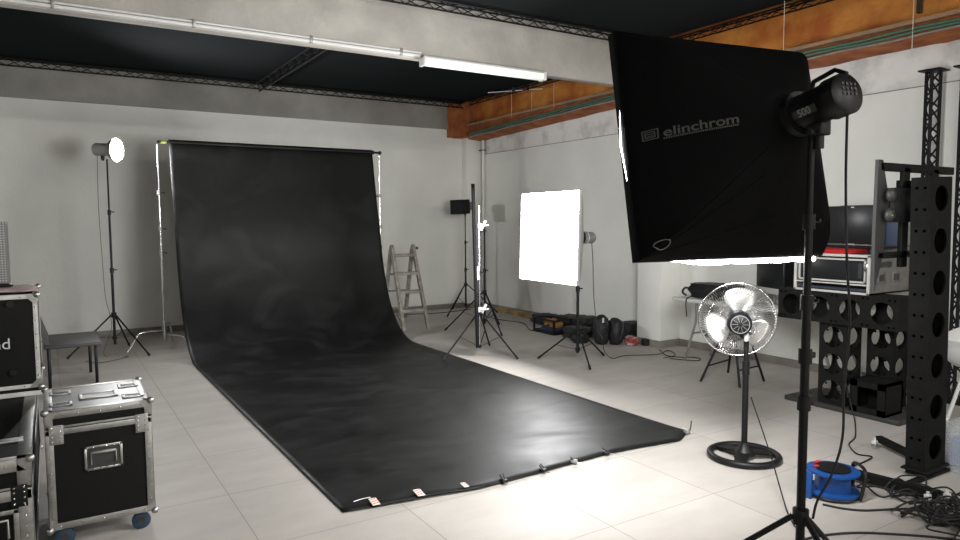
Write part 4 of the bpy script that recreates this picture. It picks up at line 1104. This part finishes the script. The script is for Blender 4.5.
# blue cable reel
RC = Vector((3.81, 2.24, 0))
r = thing('cable_reel', 'blue cable reel with a black tube frame on the floor', 'cable reel', RC); r.scale = (.90, .90, .78); reel = r
MB().lathe([(0, .150), (.05, .158), (.9, .158), (1, .150)], (0, 0, .03), (0, 0, .048), 36).build('flange', 'blue', r)
MB().lathe([(0, .150), (.1, .158), (.9, .158), (1, .148)], (0, 0, .180), (0, 0, .198), 36).build('flange', 'blue', r)
MB().cyl((0, 0, .045), (0, 0, .185), .105, n=32).build('drum', 'blue', r)
MB().cyl((0, 0, .198), (0, 0, .210), .105, n=32).build('centre_disc', 'black', r)
MB().box(-.19, -.165, .03, .12, 0.0, .20, .004).build('side_plate', 'blue', r)
fr = MB(); fr.tube(smoothpts([(.02, -.17, .0125), (.06, -.17, .12), (.09, -.16, .205), (.14, -.10, .225), (.20, -.02, .20), (.20, -.02, .06), (.19, -.03, .0125)], 5), .0115, 8)
fr.tube(smoothpts([(.17, .12, .0125), (.19, .10, .10), (.20, .0, .14), (.20, -.02, .12)], 4), .0115, 8); fr.build('frame', 'black', r)
MB().ring((0, 0, .018), (0, 0, 1), .15, .012, 32, 6).build('foot_ring', 'black', r)
MB().box(-.08, -.04, .06, .09, .198, .212, .004).build('socket_cover', 'red', r); MB().box(.0, .05, .11, .135, .198, .21, .003).build('socket_cover', 'red', r)
attach(MB().tube(smoothpts([(5.47, 3.15, .34), (5.36, 3.02, .12), (5.3, 2.95, .01), (4.95, 2.75, .008), (4.75, 2.68, .008), (4.60, 2.54, .008), (4.62, 2.45, .008), (4.35, 2.42, .008), (4.1, 2.42, .02), (3.98, 2.38, .1), (3.9, 2.26, .165)], 8), .005, 6).build('power_cord', 'black'), r)

# cables heap
random.seed(11)
def clump(cx, cy, n, rr, zmax, lb, grp, r0=.005):
    for k in range(n):
        pts = []; a = random.random()*6.28; N_ = random.randint(9, 14)
        ox, oy = cx+random.uniform(-.5, .5)*rr, cy+random.uniform(-.5, .5)*rr
        R0 = rr*random.uniform(.35, .95); ec = random.uniform(.35, .8); th_ = random.uniform(-1.0, .2)
        for i in range(N_):
            a += random.uniform(.5, .95); q = R0*random.uniform(.7, 1.1)
            lx, ly = math.cos(a)*q, math.sin(a)*q*ec
            pts.append((ox+lx*math.cos(th_)-ly*math.sin(th_), oy+lx*math.sin(th_)+ly*math.cos(th_), .006+random.random()**1.5*zmax*(1-.5*q/rr)))
        tag(MB().tube(smoothpts(pts, 6), r0, 6).build('cable', 'rubber'), lb, 'cable', grp)
clump(4.07, 1.62, 20, .33, .09, 'black cable coiled in the messy heap on the floor at lower right', 'black cables heaped at lower right')
clump(4.22, 2.0, 4, .28, .10, 'black cable looping over the wheeled base of the tall column', 'black cables over the wheeled base')
tag(MB().tube(smoothpts([(3.62, 2.18, .006), (3.66, 2.09, .006), (3.75, 2.0, .006), (3.95, 1.90, .006), (4.1, 1.75, .02)], 8), .006, 6).build('cable', 'rubber'), 'single black cable running on the floor in front of the blue reel to the heap', 'cable')
tag(MB().tube(smoothpts([(2.9, 1.95, .006), (3.15, 1.98, .006), (3.4, 1.90, .006), (3.6, 1.75, .006), (3.75, 1.6, .006), (3.85, 1.45, .006)], 8), .006, 6).build('cable', 'rubber'), 'single black cable on the floor from the foreground stand to the lower right', 'cable')
# small items at foot of near stand
r = thing('sand_bag', 'small blue and black weight bag behind the foot of the foreground stand', 'bag', (2.93, 1.78, 0))
blob(-.10, .10, -.08, .08, 0, .10, 9, .08, .5).build('bag_body', 'navy', r)
MB().tube(smoothpts([(-.05, 0, .09), (-.03, 0, .15), (.03, 0, .15), (.05, 0, .09)], 5), .006).build('handle', 'black', r)
tag(blob(2.78, 2.86, 1.86, 1.94, 0, .08, 3, .08, .5, 6).build('red_plug', 'red'), 'small red plug on the floor beside the foreground stand', 'plug')

# ================================================================== BAGS ALONG RIGHT WALL
tag(MB().bar((6.70, 10.1, .035), (6.62, 8.75, .035), .12, .06, bev=.012).build('wood_plank', 'tan'), 'tan plank lying along the foot of the right wall', 'plank')
tag(blob(6.34, 6.62, 8.22, 8.68, 0, .15, 1, .09, .45).build('navy_bag', 'navy'), 'dark navy bag at the wall beside the tan plank', 'bag')
r = thing('tool_crate', 'open black crate with yellow tools inside beside the navy bag', 'crate', (6.05, 7.75, 0))
mb = MB()
for (x0, x1, y0, y1) in ((-.16, -.145, -.24, .24), (.145, .16, -.24, .24), (-.16, .16, -.24, -.225), (-.16, .16, .225, .24)): mb.box(x0, x1, y0, y1, 0, .04).box(x0, x1, y0, y1, .19, .21)
for x in (-.15, .15):
    for y in (-.23, .23): mb.box(x-.012, x+.012, y-.012, y+.012, 0, .21)
mb.box(-.15, .15, -.23, .23, 0, .01); mb.build('frame', 'black', r)
for k, (x, y) in enumerate(((0, -.08), (.03, .08))):
    tag(blob(6.05+x-.07, 6.05+x+.06, 7.75+y-.07, 7.75+y+.08, .08+.02*k, .18, 11+k, .2, .3).build('power_tool', 'yellow'), ('yellow tool in the black crate, nearer one' if k == 0 else 'yellow tool in the black crate, further one'), 'tool', 'yellow tools in the crate')
tag(blob(5.95, 6.2, 7.58, 7.92, .012, .09, 15, .1, .3).build('tool_pouch', 'navy'), 'dark pouch under the yellow tools in the crate', 'pouch')
for (x0, x1, y0, y1, z1, sd_, lb) in ((6.29, 6.68, 7.45, 8.03, .21, 21, 'large black bag against the right wall behind the tool crate'), (5.92, 6.24, 7.05, 7.38, .15, 22, 'low black bag right of the tool crate'),
                                 (6.38, 6.68, 6.98, 7.30, .20, 23, 'black bag at the wall right of the softbox stand'), (5.74, 5.92, 6.80, 6.97, .10, 25, 'small flat black bag left of the backpack')):
    tag(blob(x0, x1, y0, y1, 0, z1, sd_, .10, .4).build('equipment_bag', 'nylon'), lb, 'bag', 'black bags along the right wall')
r = thing('backpack', 'rounded black backpack standing on the floor by the right wall', 'backpack', (6.06, 6.62, 0), R(52))
blob(-.13, .15, -.02, .17, 0, .36, 31, .05, .75).build('main_compartment', 'nylon', r)
blob(-.13, .13, -.20, -.02, 0, .33, 32, .05, .8).build('front_pocket', 'nylon', r)
MB().tube(smoothpts([(-.10, -.19, .30), (-.16, -.18, .2), (-.15, -.15, .08)], 6), .008).build('strap', 'dgrey', r)
MB().box(-.155, -.148, .05, .075, .30, .36).build('tag', 'lgrey', r)
tag(blob(6.45, 6.71, 6.58, 6.83, 0, .24, 33, .04, .25).build('equipment_bag', 'nylon'), 'square black bag between the backpack and the pilaster', 'bag', 'black bags along the right wall')
tag(blob(6.20, 6.34, 6.32, 6.47, 0, .11, 34, .14, .5).build('snack_bag', 'redbag'), 'crumpled red and white bag on the floor before the backpack', 'bag')
tag(blob(6.35, 6.43, 6.22, 6.31, 0, .09, 35, .05, .5, 6).build('camera_pouch', 'nylon'), 'small dark pouch beside the crumpled red and white bag', 'pouch')
tag(MB().tube(smoothpts([(6.6, 10.4, .006), (6.2, 9.9, .006), (6.1, 9.2, .006), (6.2, 8.7, .006), (5.9, 8.1, .006), (5.9, 7.9, .006)], 6), .006, 6).build('cable', 'rubber'), 'black cable on the floor from the back corner to the tool crate', 'cable')
tag(MB().tube(smoothpts([(6.38, 10.55, .006), (5.7, 10.45, .006), (5.0, 10.6, .006), (4.3, 10.5, .006)], 6), .006, 6).build('cable', 'rubber'), 'black cable on the floor along the back wall behind the ladder', 'cable')
tag(MB().tube(smoothpts([(6.3, 5.95, .006), (6.1, 5.6, .006), (6.3, 5.35, .006), (6.15, 5.25, .006), (6.0, 5.5, .006)], 6), .005, 6).build('cable', 'rubber'), 'thin black cable curling on the floor in front of the pilaster', 'cable')
